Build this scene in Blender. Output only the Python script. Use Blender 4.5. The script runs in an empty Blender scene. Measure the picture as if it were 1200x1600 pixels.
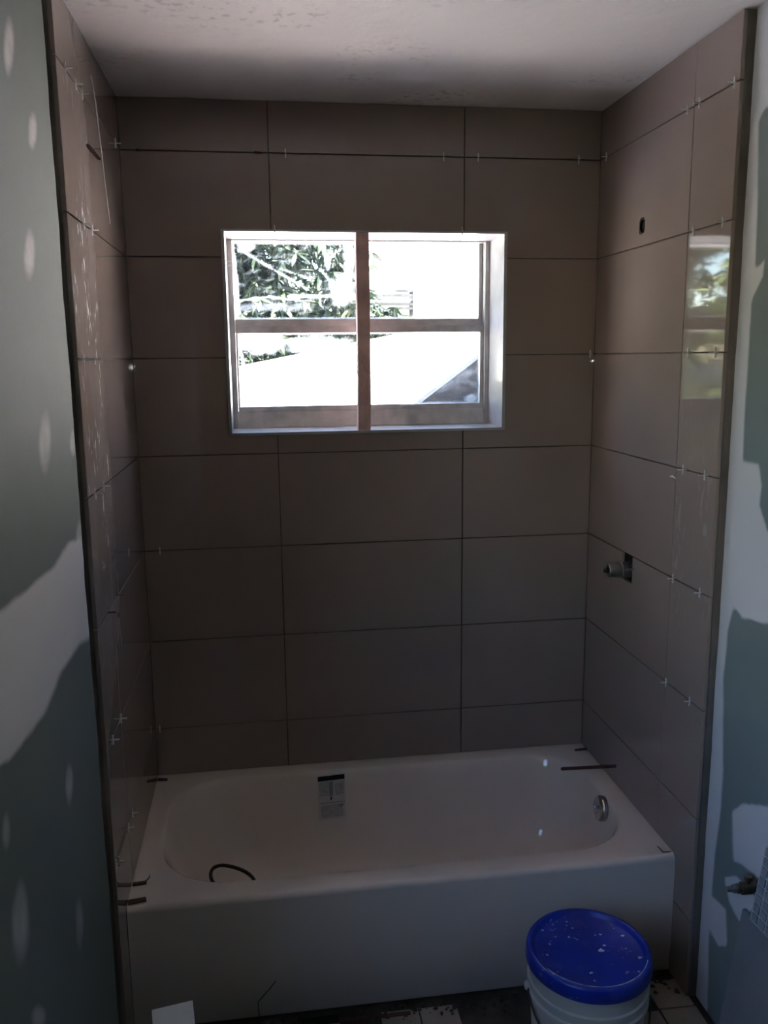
import bpy, bmesh, math, random
from mathutils import Vector, Matrix, noise

random.seed(7)
D = bpy.data
scene = bpy.context.scene
COL = scene.collection

# ------------------------------------------------------------------ camera
FPX = 1335.54
CAM = Vector((0.391, -2.785, 1.7637))
YAW, PITCH, ROLL = 0.1405, -0.1799, -0.0107
_f = Vector((math.sin(YAW) * math.cos(PITCH), math.cos(YAW) * math.cos(PITCH), math.sin(PITCH)))
_r0 = Vector((math.cos(YAW), -math.sin(YAW), 0))
_u0 = _r0.cross(_f)
_r = math.cos(ROLL) * _r0 + math.sin(ROLL) * _u0
_u = -math.sin(ROLL) * _r0 + math.cos(ROLL) * _u0
cd = D.cameras.new('camera')
cd.sensor_fit = 'VERTICAL'
cd.sensor_height = 24.0
cd.sensor_width = 18.0
cd.lens = FPX / 1600 * 24.0
cd.clip_start = 0.02
cam = D.objects.new('camera', cd)
COL.objects.link(cam)
m = Matrix((_r, _u, -_f)).transposed().to_4x4()
m.translation = CAM
cam.matrix_world = m
scene.camera = cam

# ------------------------------------------------------------------ world, sun, exposure
SUN_DIR = Vector((0.15, -0.24, 0.95)).normalized()       # towards the sun
w = D.worlds.new('sky')
scene.world = w
w.use_nodes = True
nt = w.node_tree
nt.nodes.clear()
wo = nt.nodes.new('ShaderNodeOutputWorld')
bg = nt.nodes.new('ShaderNodeBackground')
sk = nt.nodes.new('ShaderNodeTexSky')
sk.sky_type = 'NISHITA'
sk.sun_disc = False
sk.sun_elevation = math.asin(SUN_DIR.z)
sk.sun_rotation = math.atan2(SUN_DIR.x, SUN_DIR.y)
sk.air_density = 1.1
sk.dust_density = 0.1
sk.ozone_density = 3.0
bg.inputs['Strength'].default_value = 0.25
nt.links.new(sk.outputs[0], bg.inputs[0])
nt.links.new(bg.outputs[0], wo.inputs[0])
sl = D.lights.new('sun', 'SUN')
sl.energy = 24.0
sl.angle = 0.0093
sl.color = (1.0, 0.91, 0.87)
so = D.objects.new('sun', sl)
COL.objects.link(so)
so.rotation_euler = (-SUN_DIR).to_track_quat('-Z', 'Y').to_euler()
so.location = (3, -6, 9)

# the small lamp of the phone that takes the picture: only its glints show
pl = D.lights.new('phone_lamp', 'POINT')
pl.energy = 0.05
pl.shadow_soft_size = 0.005
po = D.objects.new('phone_lamp', pl)
COL.objects.link(po)
po.location = CAM + Vector((0.004, -0.005, -0.045))

vs = scene.view_settings
vs.view_transform = 'Standard'
vs.look = 'None'
vs.gamma = 1.0
vs.use_curve_mapping = False
vs.exposure = 2.58
try:
    scene.cycles.use_denoising = True
    scene.cycles.max_bounces = 10
    scene.cycles.diffuse_bounces = 7
    scene.cycles.glossy_bounces = 4
    scene.cycles.transparent_max_bounces = 12
    scene.cycles.caustics_reflective = False
    scene.cycles.caustics_refractive = False
    scene.cycles.sample_clamp_indirect = 6.0
except Exception:
    pass


# ------------------------------------------------------------------ helpers
def at(u, v, ax, val):
    """point on the axis plane seen at pixel (u, v) of the 1200x1600 frame"""
    d = _f + _r * ((u - 600) / FPX) - _u * ((v - 800) / FPX)
    t = (val - CAM[ax]) / d[ax]
    return CAM + d * t


def pix(p):
    d = Vector(p) - CAM
    k = max(d.dot(_f), 1e-4)
    return 600 + FPX * d.dot(_r) / k, 800 - FPX * d.dot(_u) / k


def world_of(o):
    return o.matrix_basis if o.parent is None else world_of(o.parent) @ o.matrix_parent_inverse @ o.matrix_basis


def setp(o, parent):
    """parent o and keep its place in the world"""
    o.parent = parent
    o.matrix_parent_inverse = world_of(parent).inverted()
    return o


def link(name, me, mat=None, parent=None):
    o = D.objects.new(name, me)
    COL.objects.link(o)
    if mat is not None and me is not None:
        me.materials.append(mat)
    if parent is not None:
        setp(o, parent)
    return o


def obj(name, bm, mat, parent=None, smooth=False):
    me = D.meshes.new(name)
    bmesh.ops.recalc_face_normals(bm, faces=bm.faces[:])
    bm.to_mesh(me)
    bm.free()
    if smooth:
        for p in me.polygons:
            p.use_smooth = True
    return link(name, me, mat, parent)


def auto_smooth(o, ang=35):
    me = o.data
    for p in me.polygons:
        p.use_smooth = True
    b = bmesh.new()
    b.from_mesh(me)
    for e in b.edges:
        if len(e.link_faces) == 2 and e.calc_face_angle(0) > math.radians(ang):
            e.smooth = False
    b.to_mesh(me)
    b.free()
    return o


def tag(o, label, cat, group=None):
    o['label'] = label
    o['category'] = cat
    if group:
        o['group'] = group
    return o


def struct(o, label=None):
    o['kind'] = 'structure'
    if label:
        o['label'] = label
    return o


def empty(name, loc=(0, 0, 0)):
    o = D.objects.new(name, None)
    o.empty_display_size = 0.05
    o.location = loc
    COL.objects.link(o)
    return o


def add_box(bm, x0, x1, y0, y1, z0, z1, bev=0.0):
    vs_ = [bm.verts.new((x, y, z)) for x in (x0, x1) for y in (y0, y1) for z in (z0, z1)]
    idx = [(0, 1, 3, 2), (4, 6, 7, 5), (0, 4, 5, 1), (2, 3, 7, 6), (0, 2, 6, 4), (1, 5, 7, 3)]
    fs = [bm.faces.new([vs_[i] for i in f]) for f in idx]
    if bev > 0:
        bmesh.ops.recalc_face_normals(bm, faces=fs)
        es = list({e for f in fs for e in f.edges})
        bmesh.ops.bevel(bm, geom=es, offset=bev, segments=2, affect='EDGES', profile=0.7)
    return bm


def box(name, x0, x1, y0, y1, z0, z1, mat, parent=None, bev=0.0):
    return obj(name, add_box(bmesh.new(), x0, x1, y0, y1, z0, z1, bev), mat, parent)


def add_tube(bm, pts, rad, seg=8, cap=True):
    pts = [Vector(p) for p in pts]
    n = len(pts)
    rr = rad if isinstance(rad, (list, tuple)) else [rad] * n
    rings = []
    up = Vector((0, 0, 1))
    prev = None
    for i, p in enumerate(pts):
        t = (pts[min(i + 1, n - 1)] - pts[max(i - 1, 0)]).normalized()
        if prev is None:
            a = t.cross(up)
            if a.length < 1e-3:
                a = t.cross(Vector((1, 0, 0)))
        else:
            a = prev - t * prev.dot(t)
        a.normalize()
        prev = a
        b = t.cross(a)
        rings.append([bm.verts.new(p + (a * math.cos(2 * math.pi * k / seg) + b * math.sin(2 * math.pi * k / seg)) * rr[i]) for k in range(seg)])
    for i in range(n - 1):
        for k in range(seg):
            bm.faces.new((rings[i][k], rings[i][(k + 1) % seg], rings[i + 1][(k + 1) % seg], rings[i + 1][k]))
    if cap:
        bm.faces.new(rings[0][::-1])
        bm.faces.new(rings[-1])
    return bm


def add_lathe(bm, prof, seg=48, origin=(0, 0, 0), axis=(0, 0, 1)):
    """prof: list of (r, h) along axis"""
    q = Vector((0, 0, 1)).rotation_difference(Vector(axis))
    o = Vector(origin)
    rings = []
    for r, h in prof:
        if r < 1e-6:
            rings.append([bm.verts.new(o + q @ Vector((0, 0, h)))])
        else:
            rings.append([bm.verts.new(o + q @ Vector((r * math.cos(2 * math.pi * k / seg), r * math.sin(2 * math.pi * k / seg), h))) for k in range(seg)])
    for a, b in zip(rings[:-1], rings[1:]):
        for k in range(seg):
            k2 = (k + 1) % seg
            if len(a) == 1 and len(b) == 1:
                continue
            if len(a) == 1:
                bm.faces.new((a[0], b[k], b[k2]))
            elif len(b) == 1:
                bm.faces.new((a[k], a[k2], b[0]))
            else:
                bm.faces.new((a[k], a[k2], b[k2], b[k]))
    return bm


def prism(name, pts, vec, mat, parent=None, bev=0.0):
    """extrude an outline (list of 3-D points) by vec"""
    bm = bmesh.new()
    a = [bm.verts.new(p) for p in pts]
    b = [bm.verts.new(Vector(p) + Vector(vec)) for p in pts]
    n = len(pts)
    bm.faces.new(a)
    bm.faces.new(b[::-1])
    for i in range(n):
        bm.faces.new((a[i], b[i], b[(i + 1) % n], a[(i + 1) % n]))
    if bev:
        bmesh.ops.recalc_face_normals(bm, faces=bm.faces[:])
        bmesh.ops.bevel(bm, geom=bm.edges[:], offset=bev, segments=1, affect='EDGES')
    return obj(name, bm, mat, parent)


# ------------------------------------------------------------------ materials
def mat(name, base, rough=0.6, metal=0.0, spec=0.5, var=0.0, vscale=8.0, bump=0.0, bscale=60.0, var2=None):
    """procedural principled material: base colour broken up by noise, optional bump"""
    ma = D.materials.new(name)
    ma.use_nodes = True
    t = ma.node_tree
    b = t.nodes['Principled BSDF']
    b.inputs['Roughness'].default_value = rough
    b.inputs['Metallic'].default_value = metal
    b.inputs['Specular IOR Level'].default_value = spec
    geo = t.nodes.new('ShaderNodeNewGeometry')
    nz = t.nodes.new('ShaderNodeTexNoise')
    nz.inputs['Scale'].default_value = vscale
    nz.inputs['Detail'].default_value = 5
    t.links.new(geo.outputs['Position'], nz.inputs['Vector'])
    rp = t.nodes.new('ShaderNodeValToRGB')
    c0 = [max(0, c * (1 - var)) for c in base]
    c1 = [min(1, c * (1 + var)) for c in base] if var2 is None else var2
    rp.color_ramp.elements[0].position = 0.3
    rp.color_ramp.elements[1].position = 0.7
    rp.color_ramp.elements[0].color = (*c0, 1)
    rp.color_ramp.elements[1].color = (*c1, 1)
    t.links.new(nz.outputs['Fac'], rp.inputs['Fac'])
    t.links.new(rp.outputs['Color'], b.inputs['Base Color'])
    if bump > 0:
        n2 = t.nodes.new('ShaderNodeTexNoise')
        n2.inputs['Scale'].default_value = bscale
        n2.inputs['Detail'].default_value = 4
        t.links.new(geo.outputs['Position'], n2.inputs['Vector'])
        bp = t.nodes.new('ShaderNodeBump')
        bp.inputs['Strength'].default_value = bump
        bp.inputs['Distance'].default_value = 0.01
        t.links.new(n2.outputs['Fac'], bp.inputs['Height'])
        t.links.new(bp.outputs['Normal'], b.inputs['Normal'])
    return ma


def nmath(t, op, a, b=None, clamp=False):
    n = t.nodes.new('ShaderNodeMath')
    n.operation = op
    n.use_clamp = clamp
    for i, v in enumerate((a, b)):
        if v is None:
            continue
        if isinstance(v, (int, float)):
            n.inputs[i].default_value = v
        else:
            t.links.new(v, n.inputs[i])
    return n.outputs[0]


def nramp(t, val, lo, hi):
    n = t.nodes.new('ShaderNodeMapRange')
    n.interpolation_type = 'SMOOTHSTEP'
    n.inputs['From Min'].default_value = lo
    n.inputs['From Max'].default_value = hi
    t.links.new(val, n.inputs['Value'])
    return n.outputs[0]


def nmix(t, fac, a, b):
    n = t.nodes.new('ShaderNodeMix')
    n.data_type = 'RGBA'
    if isinstance(fac, (int, float)):
        n.inputs['Factor'].default_value = fac
    else:
        t.links.new(fac, n.inputs['Factor'])
    for k, v in ((6, a), (7, b)):
        if isinstance(v, tuple):
            n.inputs[k].default_value = (*v, 1)
        else:
            t.links.new(v, n.inputs[k])
    return n.outputs[2]


def nnoise(t, scale, vec=None, detail=4, stretch=None):
    n = t.nodes.new('ShaderNodeTexNoise')
    n.inputs['Scale'].default_value = scale
    n.inputs['Detail'].default_value = detail
    if vec is None:
        vec = t.nodes.new('ShaderNodeNewGeometry').outputs['Position']
    if stretch is not None:
        mp = t.nodes.new('ShaderNodeMapping')
        mp.inputs['Scale'].default_value = stretch
        t.links.new(vec, mp.inputs['Vector'])
        vec = mp.outputs[0]
    t.links.new(vec, n.inputs['Vector'])
    return n.outputs['Fac']


def tile_material(name, smear=None):
    """glazed taupe porcelain; smear = (y0, y1) band with dried thin-set smears"""
    ma = mat(name, (0.272, 0.210, 0.180), rough=0.09, spec=0.5, var=0.05, vscale=3.0)
    t = ma.node_tree
    b = t.nodes['Principled BSDF']
    col = b.inputs['Base Color'].links[0].from_socket
    geo = t.nodes.new('ShaderNodeNewGeometry')
    haze = nramp(t, nnoise(t, 2.4, geo.outputs['Position']), 0.35, 0.75)
    rough = nmath(t, 'ADD', nmath(t, 'MULTIPLY', haze, 0.04), 0.022)
    if smear:
        sep = t.nodes.new('ShaderNodeSeparateXYZ')
        t.links.new(geo.outputs['Position'], sep.inputs[0])
        a = nramp(t, sep.outputs['Y'], smear[0], smear[0] + 0.03)
        c = nramp(t, sep.outputs['Y'], smear[1], smear[1] - 0.06)
        band = nmath(t, 'MULTIPLY', a, c)
        zl = nmath(t, 'MULTIPLY', nramp(t, sep.outputs['Z'], smear[2], smear[2] + 0.25), nramp(t, sep.outputs['Z'], smear[3], smear[3] - 0.2))
        band = nmath(t, 'MULTIPLY', band, zl)
        s1 = nramp(t, nnoise(t, 7, geo.outputs['Position'], 4, (1, 1.8, 0.8)), 0.48, 0.60)
        s2 = nramp(t, nnoise(t, 42, geo.outputs['Position'], 7, (1, 1.5, 0.55)), 0.50, 0.64)
        film = nramp(t, nnoise(t, 3, geo.outputs['Position'], 3), 0.35, 0.7)
        fac = nmath(t, 'ADD', nmath(t, 'MULTIPLY', nmath(t, 'MULTIPLY', s1, s2), smear[5]), nmath(t, 'MULTIPLY', film, smear[4]))
        fac = nmath(t, 'MULTIPLY', fac, band, True)
        col = nmix(t, fac, col, (0.52, 0.50, 0.49))
        t.links.new(col, b.inputs['Base Color'])
        rough = nmath(t, 'ADD', rough, nmath(t, 'MULTIPLY', fac, 0.5))
    t.links.new(rough, b.inputs['Roughness'])
    n2 = nnoise(t, 1.6, geo.outputs['Position'], 2)
    bp = t.nodes.new('ShaderNodeBump')
    bp.inputs['Strength'].default_value = 0.03
    bp.inputs['Distance'].default_value = 0.05
    t.links.new(n2, bp.inputs['Height'])
    t.links.new(bp.outputs[0], b.inputs['Normal'])
    return ma


M = {}
M['tile_back'] = tile_material('taupe_tile_back')
M['tile_left'] = tile_material('taupe_tile_left', (-0.83, -0.50, 0.9, 2.45, 0.22, 0.55))
M['tile_right'] = tile_material('taupe_tile_right', (-0.83, -0.58, 0.95, 1.7, 0.03, 0.22))
M['thinset'] = mat('dark_mortar_bed', (0.10, 0.085, 0.075), 0.95, var=0.3, vscale=30, bump=0.5)
M['tile_edge'] = mat('raw_tile_edge', (0.16, 0.135, 0.115), 0.9, var=0.3, vscale=40, bump=0.3)
M['backer'] = mat('backer_board_edge', (0.19, 0.155, 0.135), 0.95, var=0.18, vscale=12, bump=0.4)
M['dark_gap'] = mat('dark_framing_wood', (0.05, 0.042, 0.035), 0.95, var=0.3, vscale=20)
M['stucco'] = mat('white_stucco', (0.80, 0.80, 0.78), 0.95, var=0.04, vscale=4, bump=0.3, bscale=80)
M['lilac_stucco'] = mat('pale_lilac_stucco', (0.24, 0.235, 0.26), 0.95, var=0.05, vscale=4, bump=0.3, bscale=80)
M['roof_white'] = mat('white_coated_roof', (0.82, 0.81, 0.79), 0.7, var=0.04, vscale=3)
M['grass'] = mat('dry_grass_ground', (0.30, 0.30, 0.20), 0.95, var=0.35, vscale=1.3, bump=0.5, bscale=20)
M['wood'] = mat('weathered_wood', (0.60, 0.39, 0.35), 0.8, var=0.3, vscale=14, bump=0.25, bscale=60)
M['shim'] = mat('red_brown_shim', (0.065, 0.024, 0.018), 0.7, var=0.3, vscale=60)
M['dark_wire'] = mat('dark_wire', (0.03, 0.02, 0.017), 0.5, var=0.2, vscale=40)
M['spacer'] = mat('white_plastic_spacer', (0.60, 0.585, 0.57), 0.5, var=0.05, vscale=50)
M['enamel'] = mat('white_tub_enamel', (0.68, 0.59, 0.54), 0.035, var=0.02, vscale=3)
M['chrome'] = mat('chrome', (0.55, 0.55, 0.55), 0.12, metal=1.0, var=0.05, vscale=20)
M['brass'] = mat('tarnished_brass', (0.21, 0.18, 0.135), 0.35, metal=1.0, var=0.25, vscale=60)
M['black'] = mat('black_print', (0.008, 0.007, 0.007), 0.7, spec=0.2, var=0.1)
M['print_grey'] = mat('grey_print', (0.38, 0.36, 0.36), 0.5, var=0.12, vscale=90)
M['print_mid'] = mat('mid_grey_print', (0.24, 0.235, 0.25), 0.5, var=0.15, vscale=90)
M['label_paper'] = mat('label_paper', (0.52, 0.48, 0.46), 0.5, var=0.05, vscale=30)
M['paper'] = mat('white_card', (0.86, 0.87, 0.92), 0.8, var=0.02)
M['grey_board'] = mat('grey_board', (0.20, 0.20, 0.21), 0.85, var=0.12, vscale=6, bump=0.1)
M['mosaic'] = mat('grey_mosaic_tile', (0.25, 0.25, 0.27), 0.4, var=0.2, vscale=30)
M['mosaic_net'] = mat('mosaic_backing_net', (0.52, 0.51, 0.52), 0.9, var=0.15, vscale=60)
M['floor_tile'] = mat('old_floor_tile', (0.30, 0.25, 0.215), 0.55, var=0.28, vscale=7, bump=0.15)
M['floor_slab'] = mat('dirty_floor_slab', (0.055, 0.042, 0.034), 0.95, var=0.4, vscale=14, bump=0.5)
M['debris'] = mat('brown_rubble', (0.05, 0.032, 0.024), 0.95, var=0.5, vscale=40, bump=0.5)
M['pail'] = mat('white_pail_plastic', (0.52, 0.47, 0.42), 0.35, var=0.08, vscale=9)
M['casing'] = mat('pale_window_casing', (0.36, 0.345, 0.34), 0.35, var=0.12, vscale=16, bump=0.1, bscale=30)
M['bark'] = mat('grey_brown_bark', (0.16, 0.13, 0.10), 0.95, var=0.35, vscale=12, bump=0.5)
M['dim_wall'] = mat('darkened_unseen_wall', (0.07, 0.05, 0.04), 0.7, var=0.3, vscale=6)  # unseen rear wall, coloured dark to cut bounce into the alcove
M['dim_ground'] = mat('darkened_unseen_ground', (0.05, 0.06, 0.045), 0.95, var=0.4, vscale=2)  # unseen ground, darkened to keep warm bounce out of the side window
M['bounce_slab'] = mat('bluish_bounce_slab', (0.30, 0.36, 0.45), 0.95, var=0.06, vscale=2)
M['grey_slat'] = mat('weathered_grey_slat', (0.022, 0.024, 0.024), 0.9, var=0.3, vscale=8)
M['old_pipe'] = mat('dull_valve_metal', (0.22, 0.21, 0.20), 0.35, metal=0.8, var=0.2, vscale=50)


def alu_material():
    ma = mat('weathered_aluminium', (0.42, 0.40, 0.385), 0.45, metal=0.35, var=0.18, vscale=22)
    return ma


M['alu'] = alu_material()


def ceiling_material():
    ma = mat('painted_plaster_ceiling', (0.76, 0.70, 0.68), 0.75, var=0.05, vscale=2.0, bump=0.25, bscale=24)
    t = ma.node_tree
    b = t.nodes['Principled BSDF']
    col = b.inputs['Base Color'].links[0].from_socket
    blot = nmath(t, 'MULTIPLY', nramp(t, nnoise(t, 2.6, None, 6), 0.53, 0.70), nramp(t, nnoise(t, 38, None, 5), 0.52, 0.66))
    col = nmix(t, nmath(t, 'MULTIPLY', blot, 0.5), col, (0.27, 0.24, 0.22))
    pale = nramp(t, nnoise(t, 5, None, 4, (0.6, 2.2, 1)), 0.60, 0.74)
    col = nmix(t, nmath(t, 'MULTIPLY', pale, 0.5), col, (0.80, 0.77, 0.75))
    t.links.new(col, b.inputs['Base Color'])
    return ma


M['ceiling'] = ceiling_material()


def drywall_material(name, green, white):
    ma = mat(name, green, 0.8, var=0.07, vscale=3.0, bump=0.04, bscale=30)
    t = ma.node_tree
    b = t.nodes['Principled BSDF']
    col = b.inputs['Base Color'].links[0].from_socket
    at_ = t.nodes.new('ShaderNodeAttribute')
    at_.attribute_name = 'compound'
    wob = nmath(t, 'MULTIPLY', nmath(t, 'SUBTRACT', nnoise(t, 10, None, 5), 0.5), 0.4)
    fac = nramp(t, nmath(t, 'ADD', at_.outputs['Fac'], wob), 0.25, 0.75)
    col = nmix(t, fac, col, white)
    t.links.new(col, b.inputs['Base Color'])
    return ma


M['drywall_left'] = drywall_material('green_board_left', (0.135, 0.158, 0.143), (0.62, 0.585, 0.58))
M['drywall_right'] = drywall_material('green_board_right', (0.17, 0.205, 0.20), (0.58, 0.57, 0.585))


def lid_material():
    ma = mat('blue_lid_plastic', (0.003, 0.022, 0.30), 0.35, var=0.25, vscale=9)
    t = ma.node_tree
    b = t.nodes['Principled BSDF']
    col = b.inputs['Base Color'].links[0].from_socket
    sp = nmath(t, 'MULTIPLY', nramp(t, nnoise(t, 75, None, 3), 0.64, 0.70), nramp(t, nnoise(t, 11, None, 2), 0.48, 0.58))
    col = nmix(t, nmath(t, 'MULTIPLY', sp, 0.75), col, (0.5, 0.5, 0.52))
    film = nramp(t, nnoise(t, 20, None, 4), 0.5, 0.8)
    col = nmix(t, nmath(t, 'MULTIPLY', film, 0.10), col, (0.30, 0.33, 0.42))
    t.links.new(col, b.inputs['Base Color'])
    return ma


M['lid'] = lid_material()


def leaf_material(name, ca, cb, cc):
    ma = D.materials.new(name)
    ma.use_nodes = True
    t = ma.node_tree
    t.nodes.clear()
    out = t.nodes.new('ShaderNodeOutputMaterial')
    pr = t.nodes.new('ShaderNodeBsdfPrincipled')
    pr.inputs['Roughness'].default_value = 0.55
    pr.inputs['Specular IOR Level'].default_value = 0.2
    tr = t.nodes.new('ShaderNodeBsdfTranslucent')
    n = nnoise(t, 2.2, None, 3)
    n2 = nnoise(t, 9, None, 2)
    c = nmix(t, nramp(t, n, 0.3, 0.7), ca, cb)
    c = nmix(t, nmath(t, 'MULTIPLY', nramp(t, n2, 0.6, 0.75), 0.6), c, cc)
    t.links.new(c, pr.inputs['Base Color'])
    t.links.new(c, tr.inputs['Color'])
    mx = t.nodes.new('ShaderNodeMixShader')
    mx.inputs[0].default_value = 0.25
    t.links.new(pr.outputs[0], mx.inputs[1])
    t.links.new(tr.outputs[0], mx.inputs[2])
    t.links.new(mx.outputs[0], out.inputs[0])
    return ma


M['leaf'] = leaf_material('mango_leaf', (0.012, 0.023, 0.014), (0.034, 0.052, 0.028), (0.10, 0.11, 0.04))
M['sunlit_leaf'] = leaf_material('sunlit_yellow_leaf', (0.07, 0.11, 0.035), (0.22, 0.26, 0.11), (0.42, 0.42, 0.18))  # brighter copy of the leaf colours, sunlight painted in


def pane_material():
    """thin window glass with dust, streaks and folds of film (attribute 'grime')"""
    ma = D.materials.new('grimy_window_glass')
    ma.use_nodes = True
    t = ma.node_tree
    t.nodes.clear()
    out = t.nodes.new('ShaderNodeOutputMaterial')
    tp = t.nodes.new('ShaderNodeBsdfTransparent')
    tp.inputs[0].default_value = (0.96, 0.955, 0.955, 1)
    gl = t.nodes.new('ShaderNodeBsdfGlossy')
    gl.inputs['Roughness'].default_value = 0.02
    fr = t.nodes.new('ShaderNodeFresnel')
    fr.inputs[0].default_value = 1.3
    m1 = t.nodes.new('ShaderNodeMixShader')
    t.links.new(fr.outputs[0], m1.inputs[0])
    t.links.new(tp.outputs[0], m1.inputs[1])
    t.links.new(gl.outputs[0], m1.inputs[2])
    df = t.nodes.new('ShaderNodeBsdfTranslucent')
    df.inputs[0].default_value = (0.85, 0.87, 0.88, 1)
    d2 = t.nodes.new('ShaderNodeBsdfDiffuse')
    d2.inputs[0].default_value = (0.8, 0.82, 0.84, 1)
    md = t.nodes.new('ShaderNodeMixShader')
    md.inputs[0].default_value = 0.35
    t.links.new(df.outputs[0], md.inputs[1])
    t.links.new(d2.outputs[0], md.inputs[2])
    at_ = t.nodes.new('ShaderNodeAttribute')
    at_.attribute_name = 'grime'
    dust = nmath(t, 'MULTIPLY', nramp(t, nnoise(t, 26, None, 6, (1, 1, 2.5)), 0.50, 0.75), 0.14)
    fac = nmath(t, 'ADD', nmath(t, 'ADD', at_.outputs['Fac'], dust), 0.010, True)
    m2 = t.nodes.new('ShaderNodeMixShader')
    t.links.new(fac, m2.inputs[0])
    t.links.new(m1.outputs[0], m2.inputs[1])
    t.links.new(md.outputs[0], m2.inputs[2])
    t.links.new(m2.outputs[0], out.inputs[0])
    return ma


M['pane'] = pane_material()

# ------------------------------------------------------------------ room shell
W = 1.503                 # tiled width
RW = 1.530                # drywall plane on the right
LW = -0.013               # drywall plane on the left
DF = 0.820                # tile runs this far out from the back wall
CEIL = 2.530
YB = -3.70                # wall behind the camera
RIM = 0.368
P = 0.307
H = lambda k: 1.765 + (3 - k) * P      # k-th horizontal joint from the ceiling
XA, XB = 0.4403, 1.0530                # vertical joints of the back wall
YJ = 0.6089                            # vertical joint of the side walls
G = 0.0016                             # half joint
WX0, WX1, WZ0, WZ1 = 0.286, 1.196, 1.518, 2.155   # window opening


def framed_wall(name, axis, a0, a1, b0, b1, t0, t1, hole, m_, holes=None):
    """wall slab with one rectangular opening. axis 0: wall plane is y-z, axis 1: x-z"""
    bm = bmesh.new()
    h0, h1, k0, k1 = hole
    for (p0, p1, q0, q1) in ((a0, h0, b0, b1), (h1, a1, b0, b1), (h0, h1, b0, k0), (h0, h1, k1, b1)):
        if p1 - p0 < 1e-4 or q1 - q0 < 1e-4:
            continue
        if axis == 1:
            add_box(bm, p0, p1, t0, t1, q0, q1)
        else:
            add_box(bm, t0, t1, p0, p1, q0, q1)
    bmesh.ops.remove_doubles(bm, verts=bm.verts[:], dist=1e-5)
    return struct(obj(name, bm, m_))


floor = struct(box('floor', -0.25, 1.78, YB - 0.2, 0.24, -0.12, -0.006, M['floor_slab']))
ceiling = struct(box('ceiling', -0.25, 1.78, YB - 0.2, 0.24, CEIL, CEIL + 0.10, M['ceiling']))
roof_slab = struct(box('roof', -0.5, 2.1, YB - 0.8, 0.34, CEIL + 0.101, CEIL + 0.28, M['stucco']))
wall_back = framed_wall('wall_back', 1, -0.25, 1.78, -1.6, CEIL, 0.010, 0.24, (WX0 - 0.001, WX1 + 0.001, WZ0 - 0.001, WZ1 + 0.001), M['thinset'])
# side window behind the camera lets blue daylight in from the shady side of the house
SIDE = (-2.72, -1.82, 0.95, 2.12)
wall_left = framed_wall('wall_left', 0, YB - 0.2, 0.010, -0.006, CEIL, -0.25, -0.030, SIDE, M['dark_gap'])
wall_right = struct(box('wall_right', 1.546, 1.78, YB - 0.2, 0.010, -0.006, CEIL, M['dark_gap']))
wall_front = struct(box('wall_front', -0.030, 1.546, YB - 0.2, YB, -0.006, CEIL, M['dim_wall']))
bl = box('backer_board', -0.030, -0.0105, -DF + 0.004, 0.010, -0.006, CEIL, M['backer'], wall_left)
br = box('backer_board', W + 0.0105, 1.546, -DF + 0.004, 0.010, -0.006, CEIL, M['backer'], wall_right)


# ---- tiles
def tile_outline(wall, outline, parent, matl, rng):
    """outline: (s, z) points; s = x on the back wall, depth from the corner on the side walls"""
    ss = [p[0] for p in outline]
    zs = [p[1] for p in outline]
    sc, zc = sum(ss) / len(ss), sum(zs) / len(zs)
    ta, tb = rng.uniform(-0.0011, 0.0011), rng.uniform(-0.0011, 0.0011)

    def pos(s, z, d):
        d2 = d + (ta * (s - sc) + tb * (z - zc) if d < 0.005 else 0)
        if wall == 'B':
            return (s, d2, z)
        if wall == 'L':
            return (-d2, -s, z)
        return (W + d2, -s, z)
    bm = bmesh.new()
    a = [bm.verts.new(pos(s, z, 0)) for s, z in outline]
    b = [bm.verts.new(pos(s, z, 0.0100)) for s, z in outline]
    n = len(a)
    top = bm.faces.new(a)
    bm.faces.new(b[::-1])
    for i in range(n):
        bm.faces.new((a[i], b[i], b[(i + 1) % n], a[(i + 1) % n]))
    bmesh.ops.recalc_face_normals(bm, faces=bm.faces[:])
    bmesh.ops.bevel(bm, geom=[e for e in top.edges], offset=0.0009, segments=1, affect='EDGES')
    return obj('tile', bm, matl, parent)


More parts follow.
